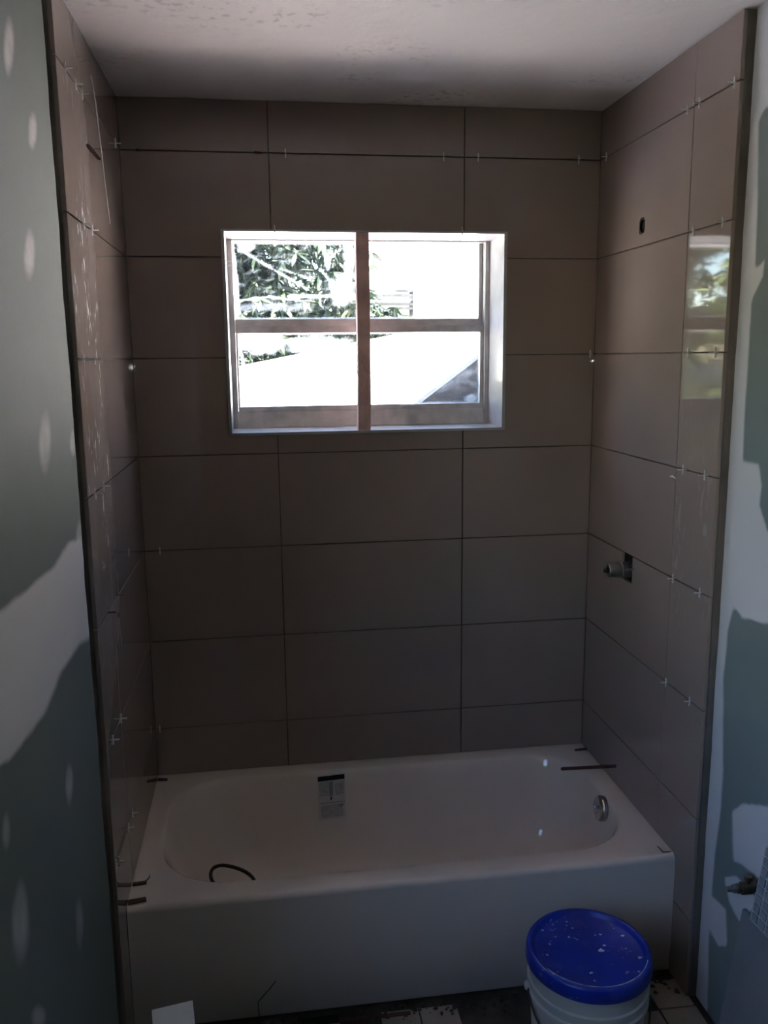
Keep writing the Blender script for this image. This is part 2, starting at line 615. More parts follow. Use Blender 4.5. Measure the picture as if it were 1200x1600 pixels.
rng = random.Random(3)
zj = [CEIL - 0.002] + [H(k) for k in range(1, 8)]
cols = [(0.0005, XA - G), (XA + G, XB - G), (XB + G, W - 0.0005)]
wx0, wx1, wz0, wz1 = WX0, WX1, WZ0, WZ1
rows = []
for k in range(8):
    top = CEIL - 0.002 if k == 0 else H(k) - G
    bot = H(k + 1) + G if k < 7 else RIM + 0.002
    rows.append((bot, top))
for (z0, z1) in rows:
    for (x0, x1) in cols:
        ox0, ox1 = max(x0, wx0), min(x1, wx1)
        oz0, oz1 = max(z0, wz0), min(z1, wz1)
        if ox0 >= ox1 or oz0 >= oz1:
            poly = [(x0, z0), (x1, z0), (x1, z1), (x0, z1)]
        else:
            fullx = ox0 <= x0 and ox1 >= x1
            fullz = oz0 <= z0 and oz1 >= z1
            if fullx and fullz:
                continue
            if fullx:
                poly = [(x0, wz1), (x1, wz1), (x1, z1), (x0, z1)] if oz0 <= z0 else [(x0, z0), (x1, z0), (x1, wz0), (x0, wz0)]
            elif fullz:
                poly = [(x0, z0), (wx0, z0), (wx0, z1), (x0, z1)] if ox1 >= x1 else [(wx1, z0), (x1, z0), (x1, z1), (wx1, z1)]
            elif ox1 >= x1 and oz0 <= z0:      # notch at lower right
                poly = [(x0, z0), (wx0, z0), (wx0, wz1), (x1, wz1), (x1, z1), (x0, z1)]
            elif ox0 <= x0 and oz0 <= z0:      # notch at lower left
                poly = [(wx1, z0), (x1, z0), (x1, z1), (x0, z1), (x0, wz1), (wx1, wz1)]
            elif ox1 >= x1:                    # notch at upper right
                poly = [(x0, z0), (x1, z0), (x1, wz0), (wx0, wz0), (wx0, z1), (x0, z1)]
            else:
                poly = [(x0, z0), (x1, z0), (x1, z1), (wx1, z1), (wx1, wz0), (x0, wz0)]
        tile_outline('B', poly, wall_back, M['tile_back'], rng)

LEG = 0.7135                                    # the tile leg beside the apron starts here
for wallk, par, ml in (('L', wall_left, M['tile_left']), ('R', wall_right, M['tile_right'])):
    for k, (z0, z1) in enumerate(rows):
        for c, (s0, s1) in enumerate(((0.0005, YJ - G), (YJ + G, DF))):
            if k < 7:
                poly = [(s0, z0), (s1, z0), (s1, z1), (s0, z1)]
            elif c == 0:
                poly = [(s0, RIM + 0.002), (s1, RIM + 0.002), (s1, z1), (s0, z1)]
            else:                               # the leg beside the tub runs down to the floor
                poly = [(s0, RIM + 0.002), (LEG, RIM + 0.002), (LEG, H(8) + G), (s1, H(8) + G), (s1, z1), (s0, z1)]
            if wallk == 'R' and c == 0 and k == 5:
                # cut-out for the shower valve at the upper edge of this tile
                poly = [(s0, z0), (s1, z0), (s1, z1), (0.362, z1), (0.362, 1.066), (0.282, 1.066), (0.282, z1), (s0, z1)]
            if wallk == 'R' and c == 0 and k == 1:
                continue                        # tile with the drilled hole, below
            tile_outline(wallk, poly, par, ml, rng)
    tile_outline(wallk, [(LEG, 0.002), (DF, 0.002), (DF, H(8) - G), (LEG, H(8) - G)], par, ml, rng)


def holed_tile():
    s0, s1, z0, z1 = 0.0005, YJ - G, rows[1][0], rows[1][1]
    hc, hz, rx, rz = 0.330, 2.128, 0.020, 0.024
    bm = bmesh.new()
    n = 16
    def sq(a):
        c, s = math.cos(a), math.sin(a)
        k = 1 / max(abs(c), abs(s))
        x, z = c * k, s * k
        # rectangle corner mapping about the hole
        sx = hc + (x * (s1 - hc) if x > 0 else x * (hc - s0))
        sz = hz + (z * (z1 - hz) if z > 0 else z * (hz - z0))
        return sx, sz
    fr_o, fr_i, bk_i, bk_o = [], [], [], []
    for i in range(n):
        a = 2 * math.pi * (i + 0.5 * 0) / n + math.pi / 4
        o = sq(a)
        e = 2 / 3.2
        hx = hc + rx * math.copysign(abs(math.cos(a)) ** e, math.cos(a))
        hzz = hz + rz * math.copysign(abs(math.sin(a)) ** e, math.sin(a))
        fr_o.append(bm.verts.new((W, -o[0], o[1])))
        fr_i.append(bm.verts.new((W, -hx, hzz)))
        bk_i.append(bm.verts.new((W + 0.010, -hx, hzz)))
        bk_o.append(bm.verts.new((W + 0.010, -o[0], o[1])))
    for i in range(n):
        j = (i + 1) % n
        for A, B in ((fr_o, fr_i), (fr_i, bk_i), (bk_i, bk_o), (bk_o, fr_o)):
            bm.faces.new((A[i], A[j], B[j], B[i]))
    return obj('tile', bm, M['tile_right'], wall_right)


holed_tile()
# black cup in the drilled hole, its colour standing in for the shade inside
bm = bmesh.new()
add_lathe(bm, [(0.0, 0.0), (0.0192, 0.0), (0.0192, 0.0080), (0.0175, 0.0088), (0.0175, 0.0020), (0.0, 0.0020)], 24, (W + 0.0103, -0.330, 2.128), (-1, 0, 0))
obj('hole_shade_cup', bm, M['black'], wall_right)
# dark recess behind the valve cut-out
box('valve_recess', W + 0.0092, W + 0.0104, -0.361, -0.283, 1.067, 1.149, M['black'], wall_right)


# ---- drywall panels with joint compound
def in_poly(x, y, poly):
    c = False
    n = len(poly)
    j = n - 1
    dmin = 1e9
    for i in range(n):
        xi, yi = poly[i]
        xj, yj = poly[j]
        if (yi > y) != (yj > y) and x < (xj - xi) * (y - yi) / (yj - yi) + xi:
            c = not c
        dx, dy = xj - xi, yj - yi
        L = dx * dx + dy * dy + 1e-9
        tt = max(0, min(1, ((x - xi) * dx + (y - yi) * dy) / L))
        dmin = min(dmin, math.hypot(x - xi - tt * dx, y - yi - tt * dy))
        j = i
    return dmin if c else -dmin


def sm(v):
    v = max(0.0, min(1.0, v))
    return v * v * (3 - 2 * v)


L_POLY = [([(-400, 1120), (-120, 1000), (0, 955), (45, 920), (85, 885), (108, 848), (140, 838), (158, 950), (150, 985), (122, 1010), (95, 1050), (70, 1115), (15, 1185), (-60, 1240), (-400, 1420)], 14)]
L_ELL = [(14, 72, 10, 52), (50, 205, 9, 34), (46, 398, 12, 50), (70, 692, 12, 60), (114, 692, 6, 26), (126, 838, 10, 34), (108, 1222, 8, 42),
         (32, 1442, 17, 78), (124, 1445, 8, 55), (60, 1590, 15, 24), (-60, 500, 14, 60), (-60, 180, 12, 50), (10, 1300, 9, 40)]
R_POLY = [([(1150, -40), (1500, -40), (1500, 110), (1198, 165), (1186, 185), (1183, 330), (1180, 420), (1194, 408), (1192, 432), (1174, 470), (1170, 540), (1164, 640), (1160, 722),
            (1186, 727), (1190, 760), (1187, 790), (1200, 832), (1500, 880), (1500, 1000), (1200, 974), (1160, 965), (1147, 948), (1137, 985), (1130, 1060),
            (1130, 1200), (1127, 1260), (1116, 1340), (1112, 1400), (1134, 1420), (1136, 1478), (1122, 1478), (1108, 1450), (1105, 1580), (1070, 1600), (1085, 1300)], 6),
          ([(1144, 1268), (1160, 1256), (1210, 1262), (1300, 1270), (1300, 1400), (1210, 1390), (1160, 1352), (1146, 1345)], 8),
          ([(1132, 1372), (1150, 1368), (1180, 1400), (1176, 1420), (1156, 1440), (1140, 1410)], 6)]
R_ELL = []


def drywall(name, xs, ys, zs, thick, polys, ells, m_, parent, jag=0.0, tilt=None):
    """panel on a y-z plane at x = xs, face grid with a 'compound' attribute"""
    ny, nz = len(ys), len(zs)
    verts, att = [], []
    sgn = 1 if thick > 0 else -1
    for i, y in enumerate(ys):
        for j, z in enumerate(zs):
            yy = y
            if i == 0 and jag:
                yy = y + jag * (noise.noise(Vector((3.1, 0, z * 5))) + 0.5 * noise.noise(Vector((9.1, 0, z * 17))))
            verts.append((xs, yy, z))
            u, v = pix((xs, yy, z))
            a = 0.0
            for poly, soft in polys:
                d = in_poly(u, v, poly)
                a = max(a, sm(0.5 + d / (2 * soft)))
            for (cu, cv, ru, rv) in ells:
                r = math.hypot((u - cu) / ru, (v - cv) / rv)
                a = max(a, 0.50 * sm((1.6 - r) / 1.25))
            att.append(a)
    faces = []
    for i in range(ny - 1):
        for j in range(nz - 1):
            q = (i * nz + j, (i + 1) * nz + j, (i + 1) * nz + j + 1, i * nz + j + 1)
            faces.append(q)
    # rear face and rim give the panel its thickness
    n0 = len(verts)
    bor = [i * nz for i in range(ny)] + [(ny - 1) * nz + j for j in range(1, nz)] + [i * nz + nz - 1 for i in range(ny - 2, -1, -1)] + [j for j in range(nz - 2, 0, -1)]
    for b in bor:
        vx = verts[b]
        verts.append((vx[0] - thick, vx[1], vx[2]))
        att.append(0.0)
    nb = len(bor)
    for k in range(nb):
        faces.append((bor[k], bor[(k + 1) % nb], n0 + (k + 1) % nb, n0 + k))
    me = D.meshes.new(name)
    me.from_pydata(verts, [], faces)
    bm = bmesh.new()
    bm.from_mesh(me)
    bmesh.ops.recalc_face_normals(bm, faces=bm.faces[:])
    bm.to_mesh(me)
    bm.free()
    a = me.attributes.new('compound', 'FLOAT', 'POINT')
    a.data.foreach_set('value', att)
    return link(name, me, m_, parent)


def frange(a, b, n):
    return [a + (b - a) * i / n for i in range(n + 1)]


zs = frange(0.004, CEIL - 0.001, 170)
drywall('drywall_panel', LW, frange(-0.852, -1.78, 130), zs, 0.0165, L_POLY, L_ELL, M['drywall_left'], wall_left, jag=0.012)
drywall('drywall_panel', RW, frange(-0.828, -1.50, 66), zs, -0.0155, R_POLY, R_ELL, M['drywall_right'], wall_right, jag=0.003)
# further panels towards the room behind the camera
drywall('drywall_panel', RW, [-1.503, YB], [0.004, CEIL - 0.001], -0.0155, [], [], M['drywall_right'], wall_right)
for (y0, y1, z0, z1) in ((-1.783, SIDE[1], 0.004, CEIL - 0.001), (SIDE[0], YB, 0.004, CEIL - 0.001), (SIDE[1], SIDE[0], 0.004, SIDE[2]), (SIDE[1], SIDE[0], SIDE[3], CEIL - 0.001)):
    drywall('drywall_panel', LW, [y0, y1], [z0, z1], 0.0165, [], [], M['drywall_left'], wall_left)

# ------------------------------------------------------------------ main window
win = empty('window_1', (0.74, 0.10, WZ0))
struct(win)
YF = 0.172
c0, c1 = -0.004, 0.238
t_ = 0.0105
box('casing_board', WX0, WX0 + t_, c0, c1, WZ0, WZ1, M['casing'], win, 0.001)
box('casing_board', WX1 - t_, WX1, c0, c1, WZ0, WZ1, M['casing'], win, 0.001)
box('casing_board', WX0 + t_ + .0002, WX1 - t_ - .0002, c0, c1, WZ1 - 0.007, WZ1, M['casing'], win, 0.001)
box('sill_board', WX0 + t_ + .0002, WX1 - t_ - .0002, c0 - 0.002, c1, WZ0, WZ0 + 0.009, M['casing'], win, 0.001)
ix0, ix1, iz0, iz1 = WX0 + t_, WX1 - t_, WZ0 + 0.009, WZ1 - 0.007
A = M['alu']
gx0, gx1 = 0.315, 1.156
box('frame_jamb', ix0, gx0 - 0.001, YF, 0.232, iz0, iz1, A, win, 0.0015)
box('frame_jamb', gx1 + 0.014, ix1, YF, 0.232, iz0, iz1, A, win, 0.0015)
box('frame_head', gx0 - 0.001, gx1 + 0.014, YF + .004, 0.232, iz1 - 0.004, iz1, A, win)
prism('frame_sill', [(gx0 - 0.001, YF - 0.002, iz0), (gx0 - 0.001, YF - 0.002, iz0 + 0.004), (gx0 - 0.001, YF + 0.012, iz0 + 0.056), (gx0 - 0.001, 0.236, iz0 + 0.056), (gx0 - 0.001, 0.236, iz0)],
      (gx1 + 0.015 - gx0, 0, 0), A, win)
lo = empty('lower_sash', (0.74, 0.19, iz0 + 0.06))
setp(lo, win)


def sub(o):
    return setp(o, lo)


zb = iz0 + 0.0565
sub(box('sash_rail', gx0, gx1 + 0.013, 0.182, 0.206, zb, zb + 0.016, A, None, 0.001))
sub(box('sash_rail', gx0, gx1 + 0.013, 0.182, 0.206, 1.845, 1.868, A, None, 0.001))
sub(box('sash_stile', gx1 + 0.001, gx1 + 0.013, 0.184, 0.206, zb + 0.0162, 1.8448, A, None, 0.001))
sub(box('sash_stile', gx0, gx0 + 0.006, 0.184, 0.206, zb + 0.0162, 1.8448, A, None, 0.001))
sub(box('finger_lift', 0.875, 0.955, 0.174, 0.1818, zb + 0.006, zb + 0.013, A, None, 0.001))
sub(box('finger_lift', 0.425, 0.475, 0.174, 0.1818, zb + 0.004, zb + 0.012, A, None, 0.001))
box('meeting_rail', gx0, gx1 + 0.013, 0.208, 0.232, 1.850, 1.892, A, win, 0.001)
box('sash_stile', gx1 + 0.001, gx1 + 0.013, 0.208, 0.231, 1.8925, iz1 - 0.0045, A, win, 0.001)


def seg_d(x, z, a, b):
    dx, dz = b[0] - a[0], b[1] - a[1]
    tt = max(0, min(1, ((x - a[0]) * dx + (z - a[1]) * dz) / (dx * dx + dz * dz)))
    return math.hypot(x - a[0] - tt * dx, z - a[1] - tt * dz)


def pane(y, z0, z1, folds, blots):
    nx, nz = 210, int((z1 - z0) / 0.004)
    x0, x1 = gx0 + 0.001, gx1 - 0.0
    verts, att, faces = [], [], []
    for i in range(nx + 1):
        for j in range(nz + 1):
            x, z = x0 + (x1 - x0) * i / nx, z0 + (z1 - z0) * j / nz
            g = 0.0
            for a, b, wd, st in folds:
                jit = 0.004 * noise.noise(Vector((x * 30, z * 30, a[0] * 10)))
                g = max(g, st * sm(1.3 - (seg_d(x, z, a, b) + jit) / wd))
            for cx_, cz_, rx_, rz_, st in blots:
                r = math.hypot((x - cx_) / rx_, (z - cz_) / rz_) + 0.7 * noise.noise(Vector((x * 22, z * 40, 2)))
                g = max(g, st * sm(1.5 - r))
            e = min(x - x0, x1 - x, z - z0, z1 - z)
            g = max(g, 0.45 * sm(1 - e / 0.008))
            verts.append((x, y, z))
            att.append(min(0.9, g))
    for i in range(nx):
        for j in range(nz):
            q = i * (nz + 1) + j
            faces.append((q, q + nz + 1, q + nz + 2, q + 1))
    me = D.meshes.new('pane')
    me.from_pydata(verts, [], faces)
    a = me.attributes.new('grime', 'FLOAT', 'POINT')
    a.data.foreach_set('value', att)
    return link('pane', me, M['pane'])


def P2(u, v, y=0.22):
    p = at(u, v, 1, y)
    return (p.x, p.z)


folds = [(P2(378, 392), P2(480, 452), 0.0035, 0.7), (P2(420, 414), P2(486, 436), 0.0025, 0.55), (P2(375, 470), P2(420, 464), 0.004, 0.7), (P2(420, 464), P2(470, 470), 0.004, 0.65),
         (P2(450, 463), P2(556, 462), 0.005, 0.7), (P2(366, 400), P2(374, 490), 0.004, 0.6), (P2(545, 385), P2(540, 430), 0.006, 0.5), (P2(500, 420), P2(516, 440), 0.003, 0.5),
         (P2(585, 470), P2(640, 470), 0.005, 0.5)]
blots = [(*P2(385, 386), 0.025, 0.012, 0.55), (*P2(535, 455), 0.035, 0.040, 0.7), (*P2(512, 408), 0.008, 0.022, 0.75), (*P2(545, 400), 0.018, 0.06, 0.25), (*P2(430, 480), 0.12, 0.012, 0.15), (*P2(600, 450), 0.04, 0.02, 0.25)]
pu = pane(0.220, 1.8925, iz1 - 0.0045, folds, blots)
setp(pu, win)
folds2 = [(P2(368, 522, .194), P2(556, 520, .194), 0.004, 0.6), (P2(380, 545, .194), P2(460, 530, .194), 0.006, 0.5), (P2(372, 520, .194), P2(385, 600, .194), 0.006, 0.45)]
blots2 = [(*P2(400, 535, .194), 0.09, 0.03, 0.55), (*P2(500, 540, .194), 0.10, 0.03, 0.5), (*P2(735, 622, .194), 0.02, 0.02, 0.4), (*P2(600, 590, .194), 0.3, 0.05, 0.2)]
sub(pane(0.194, zb + 0.0163, 1.8447, folds2, blots2))

# side window behind the camera
win2 = empty('window_2', (-0.13, -2.24, SIDE[2]))
struct(win2)
for (n_, y0, y1, z0, z1) in (('frame_jamb', SIDE[0], SIDE[0] + 0.04, SIDE[2], SIDE[3]), ('frame_jamb', SIDE[1] - 0.04, SIDE[1], SIDE[2], SIDE[3]),
                             ('frame_head', SIDE[0] + 0.04, SIDE[1] - 0.04, SIDE[3] - 0.04, SIDE[3]), ('frame_sill', SIDE[0] + 0.04, SIDE[1] - 0.04, SIDE[2], SIDE[2] + 0.04)):
    box(n_, -0.20, -0.14, y0, y1, z0, z1, A, win2)

# ------------------------------------------------------------------ outside
ground = struct(box('ground', -40, 40, 0.9, 60, -1.9, -1.6, M['grass']))
ground2 = struct(box('ground', -40, -0.9, -20, 0.9, -1.9, -1.6, M['dim_ground']))


bounce_terrace = struct(box('bounce_terrace', -5.0, 0.02, 0.66, 4.7, -1.6, 0.30, M['bounce_slab']))  # added slab below the view, bounces sun up to the ceiling


def house_a():
    r = empty('neighbour_house', (0, 2.0, -1.6))
    zr = lambda x, y: 1.684 + 0.1908 * (x - 0.15) + 0.27 * (y - 4.55)
    y0, y1, x0, x1 = 0.66, 4.55, 0.10, 5.0
    box('house_wall', x0 + 0.3, x1 - 0.3, y0 + 0.25, y1 - 0.1, -1.6, -0.1, M['stucco'], r)
    n = 9
    for k in range(n):                      # standing-seam panels of the white roof
        a = x0 + (x1 - x0) * k / n
        b = x0 + (x1 - x0) * (k + 1) / n - 0.004
        prism('roof_panel', [(a, y0, zr(a, y0)), (b, y0, zr(b, y0)), (b, y1, zr(b, y1)), (a, y1, zr(a, y1))], (0, 0, -0.05), M['roof_white'], r)
    return tag(r, 'white sloping roof glaring in the sun behind the lower window pane', 'building')


house_a()


def house_b():
    r = empty('stucco_house', (2.1, 7.0, -1.6))
    x0 = at(648, 480, 1, 9.3).x
    box('wall', x0, 11.0, 9.3, 14.0, -1.6, 6.0, M['stucco'], r)
    prism('roof', [(x0 - 0.3, 9.0, 6.0), (11.3, 9.0, 6.0), (11.3, 11.6, 7.2), (x0 - 0.3, 11.6, 7.2)], (0, 0, 0.12), M['roof_white'], r)
    return tag(r, 'tall white stucco house filling the right half of the upper pane', 'building')


house_b()

SA, SB = at(650, 635, 1, 0.42), at(748, 560, 1, 0.42)
SK = (SB.z - SA.z) / (SB.x - SA.x)
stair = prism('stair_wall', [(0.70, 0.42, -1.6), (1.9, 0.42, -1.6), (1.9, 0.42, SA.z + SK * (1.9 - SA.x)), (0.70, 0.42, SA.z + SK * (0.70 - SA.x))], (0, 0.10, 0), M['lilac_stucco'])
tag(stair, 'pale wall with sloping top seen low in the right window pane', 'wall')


def slat_fence():
    y = 9.1
    r = empty('slat_fence', (1.7, y, -1.6))
    a, b = at(582, 470, 1, y), at(646, 470, 1, y)
    zt = at(620, 451, 1, y).z
    for k in range(5):
        z = zt - 0.03 - k * 0.058
        box('slat', a.x - 0.3, b.x, y, y + 0.02, z - 0.02, z + 0.02, M['grey_slat'], r)
    for x in (a.x - 0.28, b.x - 0.05):
        box('post', x, x + 0.05, y + 0.021, y + 0.07, -1.6, zt, M['grey_slat'], r)
    return tag(r, 'weathered grey slatted fence beyond the trees, right of the wooden post', 'fence')


slat_fence()


def leaf_mesh():
    L, wd = 0.17, 0.021
    n = 4
    v, f = [], []
    for i in range(n + 1):
        s = i / n
        wv = wd * math.sin(math.pi * min(1, s * 0.94 + 0.06)) ** 0.8 if 0 < i < n else 0.0015
        y = -0.03 * s * s
        v += [(-wv, s * L, y + 0.004), (0, s * L, y), (wv, s * L, y + 0.004)]
    for i in range(n):
        a = i * 3
        f += [(a, a + 1, a + 4, a + 3), (a + 1, a + 2, a + 5, a + 4)]
    return v, f


LV, LF = leaf_mesh()
leaf_me = D.meshes.new('leaf')
leaf_me.from_pydata(LV, [], LF)
leaf_me.materials.append(M['leaf'])


def tree(name, label, base, height, blobs, n_clusters, seed, n_parts, group, lm='leaf'):
    """blobs: crown ellipsoids (centre, radii)"""
    rg = random.Random(seed)
    r = empty(name, base)
    bx, by, bz = base
    bm = bmesh.new()
    add_tube(bm, [(bx, by, bz), (bx + 0.05, by + 0.03, bz + height * 0.3), (bx - 0.04, by + 0.1, bz + height * 0.55)], [0.17, 0.13, 0.10], 10)
    obj('trunk', bm, M['bark'], r, True)
    top = Vector((bx - 0.04, by + 0.1, bz + height * 0.52))
    for c, rad in blobs:
        bm = bmesh.new()
        e = Vector(c)
        mid = (top + e) / 2 + Vector((0, 0, 0.2))
        add_tube(bm, [top, mid, e], [0.06, 0.04, 0.02], 8)
        obj('branch', bm, M['bark'], r, True)
    mats = []
    for _ in range(n_clusters):
        c, rad = blobs[rg.randrange(len(blobs))]
        while True:
            d = Vector((rg.uniform(-1, 1), rg.uniform(-1, 1), rg.uniform(-1, 1)))
            if 0.45 < d.length < 1:
                break
        o = Vector((c[0] + d.x * rad[0], c[1] + d.y * rad[1], c[2] + d.z * rad[2]))
        az0 = rg.uniform(0, 6.28)
        for k in range(rg.randint(6, 9)):
            az = az0 + k * 2.4 + rg.uniform(-.3, .3)
            droop = rg.uniform(-1.25, 0.15)
            m_ = Matrix.Translation(o) @ Matrix.Rotation(az, 4, 'Z') @ Matrix.Rotation(droop, 4, 'X') @ Matrix.Rotation(rg.uniform(-.8, .8), 4, 'Y') @ Matrix.Scale(rg.uniform(0.7, 1.25), 4)
            mats.append(m_)
    # the leaves that show largest through the panes are single parts
    vis = []
    for i, m_ in enumerate(mats):
        p = m_.translation
        if p.y > 1:
            u, v = pix(p)
            if 362 < u < 655 and 374 < v < 575:
                vis.append((p.y, i))
    vis.sort()
    single = {i for _, i in vis[:n_parts]}
    V, F = [], []
    for i, m_ in enumerate(mats):
        if i in single:
            o = D.objects.new('leaf', leaf_me)
            COL.objects.link(o)
            setp(o, r)
            o.matrix_basis = m_
        else:
            b = len(V)
            V += [tuple(m_ @ Vector(v)) for v in LV]
            F += [tuple(b + k for k in f) for f in LF]
    me = D.meshes.new('foliage')
    me.from_pydata(V, [], F)
    fo = link('foliage', me, M[lm], r)
    fo['kind'] = 'stuff'
    tag(r, label, 'tree', group)
    return r


tree('mango_tree', 'long leaved green tree filling the upper left window pane', (-0.4, 6.6, -1.6), 5.0,
     [((-0.2, 6.0, 2.2), (1.0, 0.9, 0.8)), ((0.75, 6.3, 2.6), (0.85, 0.8, 0.95)), ((0.1, 6.3, 3.3), (1.3, 1.0, 0.8)), ((-1.1, 6.0, 2.7), (0.9, 0.9, 1.1)), ((0.5, 6.4, 1.9), (0.9, 0.6, 0.5))],
     2100, 11, 250, None)
tree('shade_tree', 'second leafy tree left of the window, seen mainly in the tile reflection', (-3.6, 6.6, -1.6), 5.2,
     [((-2.6, 6.2, 2.5), (1.3, 1.1, 1.2)), ((-4.1, 6.4, 2.4), (1.3, 1.1, 1.4)), ((-2.4, 6.2, 1.6), (0.8, 0.9, 0.9)), ((-3.0, 6.4, 3.7), (1.6, 1.2, 0.8)), ((-3.4, 6.0, 0.6), (1.2, 0.9, 0.9)), ((-1.9, 6.0, 0.7), (0.7, 0.7, 0.9))],
     2300, 23, 0, None, 'sunlit_leaf')
tree('hedge_tree', 'dark leafy shrub in front of the slatted fence beyond the panes', (1.9, 8.3, -1.6), 3.6,
     [((1.65, 8.1, 2.22), (0.45, 0.4, 0.26)), ((2.0, 8.3, 2.20), (0.28, 0.4, 0.25)), ((1.2, 8.1, 2.3), (0.5, 0.5, 0.5))],
     260, 5, 40, None)

# ------------------------------------------------------------------ wooden post in the window
post = empty('wooden_prop', (0.724, 0.02, WZ0 + 0.009))
tag(post, 'rough reddish wooden post propped upright in the middle of the window', 'post')
bm = bmesh.new()
n = 14
ring = []
for i in range(n + 1):
    s = i / n
    z = WZ0 + 0.0092 + s * (WZ1 - 0.007 - WZ0 - 0.0096)
    xo = 0.0035 * s + 0.0012 * math.sin(5 * s)
    xl_, xr_ = 0.703 + xo, 0.7445 + xo + 0.0006 * math.sin(11 * s)
    ring.append([bm.verts.new(p) for p in ((xl_, 0.001, z), (xr_, 0.001, z), (xr_, 0.040, z), (xl_, 0.040, z))])
for a, b in zip(ring[:-1], ring[1:]):
    for k in range(4):
        bm.faces.new((a[k], a[(k + 1) % 4], b[(k + 1) % 4], b[k]))
bm.faces.new(ring[0][::-1])
bm.faces.new(ring[-1])
bmesh.ops.recalc_face_normals(bm, faces=bm.faces[:])
bmesh.ops.bevel(bm, geom=[e for e in bm.edges if abs(e.verts[0].co.z - e.verts[1].co.z) > 0.01], offset=0.0015, segments=1, affect='EDGES')
obj('beam', bm, M['wood'], post)
bm = bmesh.new()
a0, a1, a2 = at(555, 571, 1, 0.004), at(564, 607, 1, 0.001), at(566, 578, 1, 0.004)
a3 = at(560, 586, 1, 0.002)
add_tube(bm, [(a0.x, 0.006, a0.z), (a3.x, 0.003, a3.z), (a1.x + 0.002, 0.001, a1.z)], [0.0008, 0.0016, 0.001], 6)
add_tube(bm, [(a3.x, 0.003, a3.z), (a2.x, 0.0005, a2.z)], [0.0014, 0.0008], 6)
obj('splinter', bm, M['wood'], post)

# ------------------------------------------------------------------ bathtub
tub = empty('bathtub', (0.75, -0.37, 0))
tag(tub, 'white enamel bathtub with straight apron set into the tiled alcove', 'bathtub')
TX0, TX1, TY0, TY1 = -0.0085, W + 0.0085, -0.712, 0.008


def rrect(x0, x1, y0, y1, rads, z, nc=10, ne=14):
    """rounded rectangle; rads: (front-left, front-right, back-right, back-left)"""
    pts = []
    cs = [((x0, y0), math.pi, rads[0]), ((x1, y0), 1.5 * math.pi, rads[1]), ((x1, y1), 0, rads[2]), ((x0, y1), 0.5 * math.pi, rads[3])]
    arcs = []
    for (cx_, cy_), a0_, r in cs:
        ox = cx_ + (r if cx_ == x0 else -r)
        oy = cy_ + (r if cy_ == y0 else -r)
        arcs.append([(ox + r * math.cos(a0_ + 0.5 * math.pi * i / nc), oy + r * math.sin(a0_ + 0.5 * math.pi * i / nc), z) for i in range(nc + 1)])
    for k in range(4):
        pts += arcs[k]
        p, q = arcs[k][-1], arcs[(k + 1) % 4][0]
        pts += [tuple(p[c] + (q[c] - p[c]) * i / ne for c in range(3)) for i in range(1, ne)]
    return pts


def tub_body():
    secs = [
        (TX0, TX1, TY0, TY1, (.004,) * 4, RIM - 0.020),
        (TX0, TX1, TY0, TY1, (.004,) * 4, RIM - 0.004),
        (TX0 + .003, TX1 - .003, TY0 + .003, TY1 - .003, (.004,) * 4, RIM),
        (0.050, 1.446, -0.650, -0.048, (.22, .20, .17, .19), RIM + 0.001),
        (0.056, 1.440, -0.644, -0.054, (.22, .20, .17, .19), RIM - 0.003),
        (0.062, 1.434, -0.638, -0.060, (.22, .20, .17, .19), RIM - 0.012),
        (0.078, 1.428, -0.630, -0.068, (.22, .19, .17, .19), RIM - 0.06),
        (0.115, 1.415, -0.612, -0.088, (.21, .18, .16, .19), RIM - 0.15),
        (0.165, 1.398, -0.595, -0.110, (.20, .17, .15, .18), RIM - 0.24),
        (0.215, 1.375, -0.575, -0.135, (.18, .15, .14, .17), RIM - 0.290),
        (0.270, 1.335, -0.545, -0.170, (.15, .13, .12, .14), RIM - 0.312),
        (0.360, 1.270, -0.480, -0.230, (.10, .10, .09, .09), RIM - 0.319),
        (0.60, 1.10, -0.380, -0.330, (.02, .02, .02, .02), RIM - 0.321),
    ]
    bm = bmesh.new()
    rings = [[bm.verts.new(p) for p in rrect(*s)] for s in secs]
    for a, b in zip(rings[:-1], rings[1:]):
        k = len(a)
        for i in range(k):
            bm.faces.new((a[i], a[(i + 1) % k], b[(i + 1) % k], b[i]))
    bm.faces.new(rings[-1])
    o = obj('basin', bm, M['enamel'], tub)
    auto_smooth(o, 40)
    return o


basin = tub_body()
# apron: profile in y-z run along x
prof = []
RA = 0.016
for i in range(9):
    a = math.pi / 2 * i / 8
    prof.append((-0.708 - RA * math.sin(a) + 0.0, RIM - RA + RA * math.cos(a) + 0.0008))
prof += [(-0.7240, 0.25), (-0.7240, 0.072), (-0.7200, 0.064), (-0.7195, 0.010), (-0.716, 0.004), (-0.712, 0.004), (-0.7115, 0.30), (-0.7115, RIM - 0.003)]
bm = bmesh.new()
nx = 24
rings = []
for i in range(nx + 1):
    x = 0.0008 + (W - 0.0016) * i / nx
    rings.append([bm.verts.new((x, y, z)) for y, z in prof])
for a, b in zip(rings[:-1], rings[1:]):
    k = len(a)
    for i in range(k):
        bm.faces.new((a[i], b[i], b[(i + 1) % k], a[(i + 1) % k]))
bm.faces.new(rings[0])
bm.faces.new(rings[-1][::-1])
auto_smooth(obj('apron', bm, M['enamel'], tub), 30)

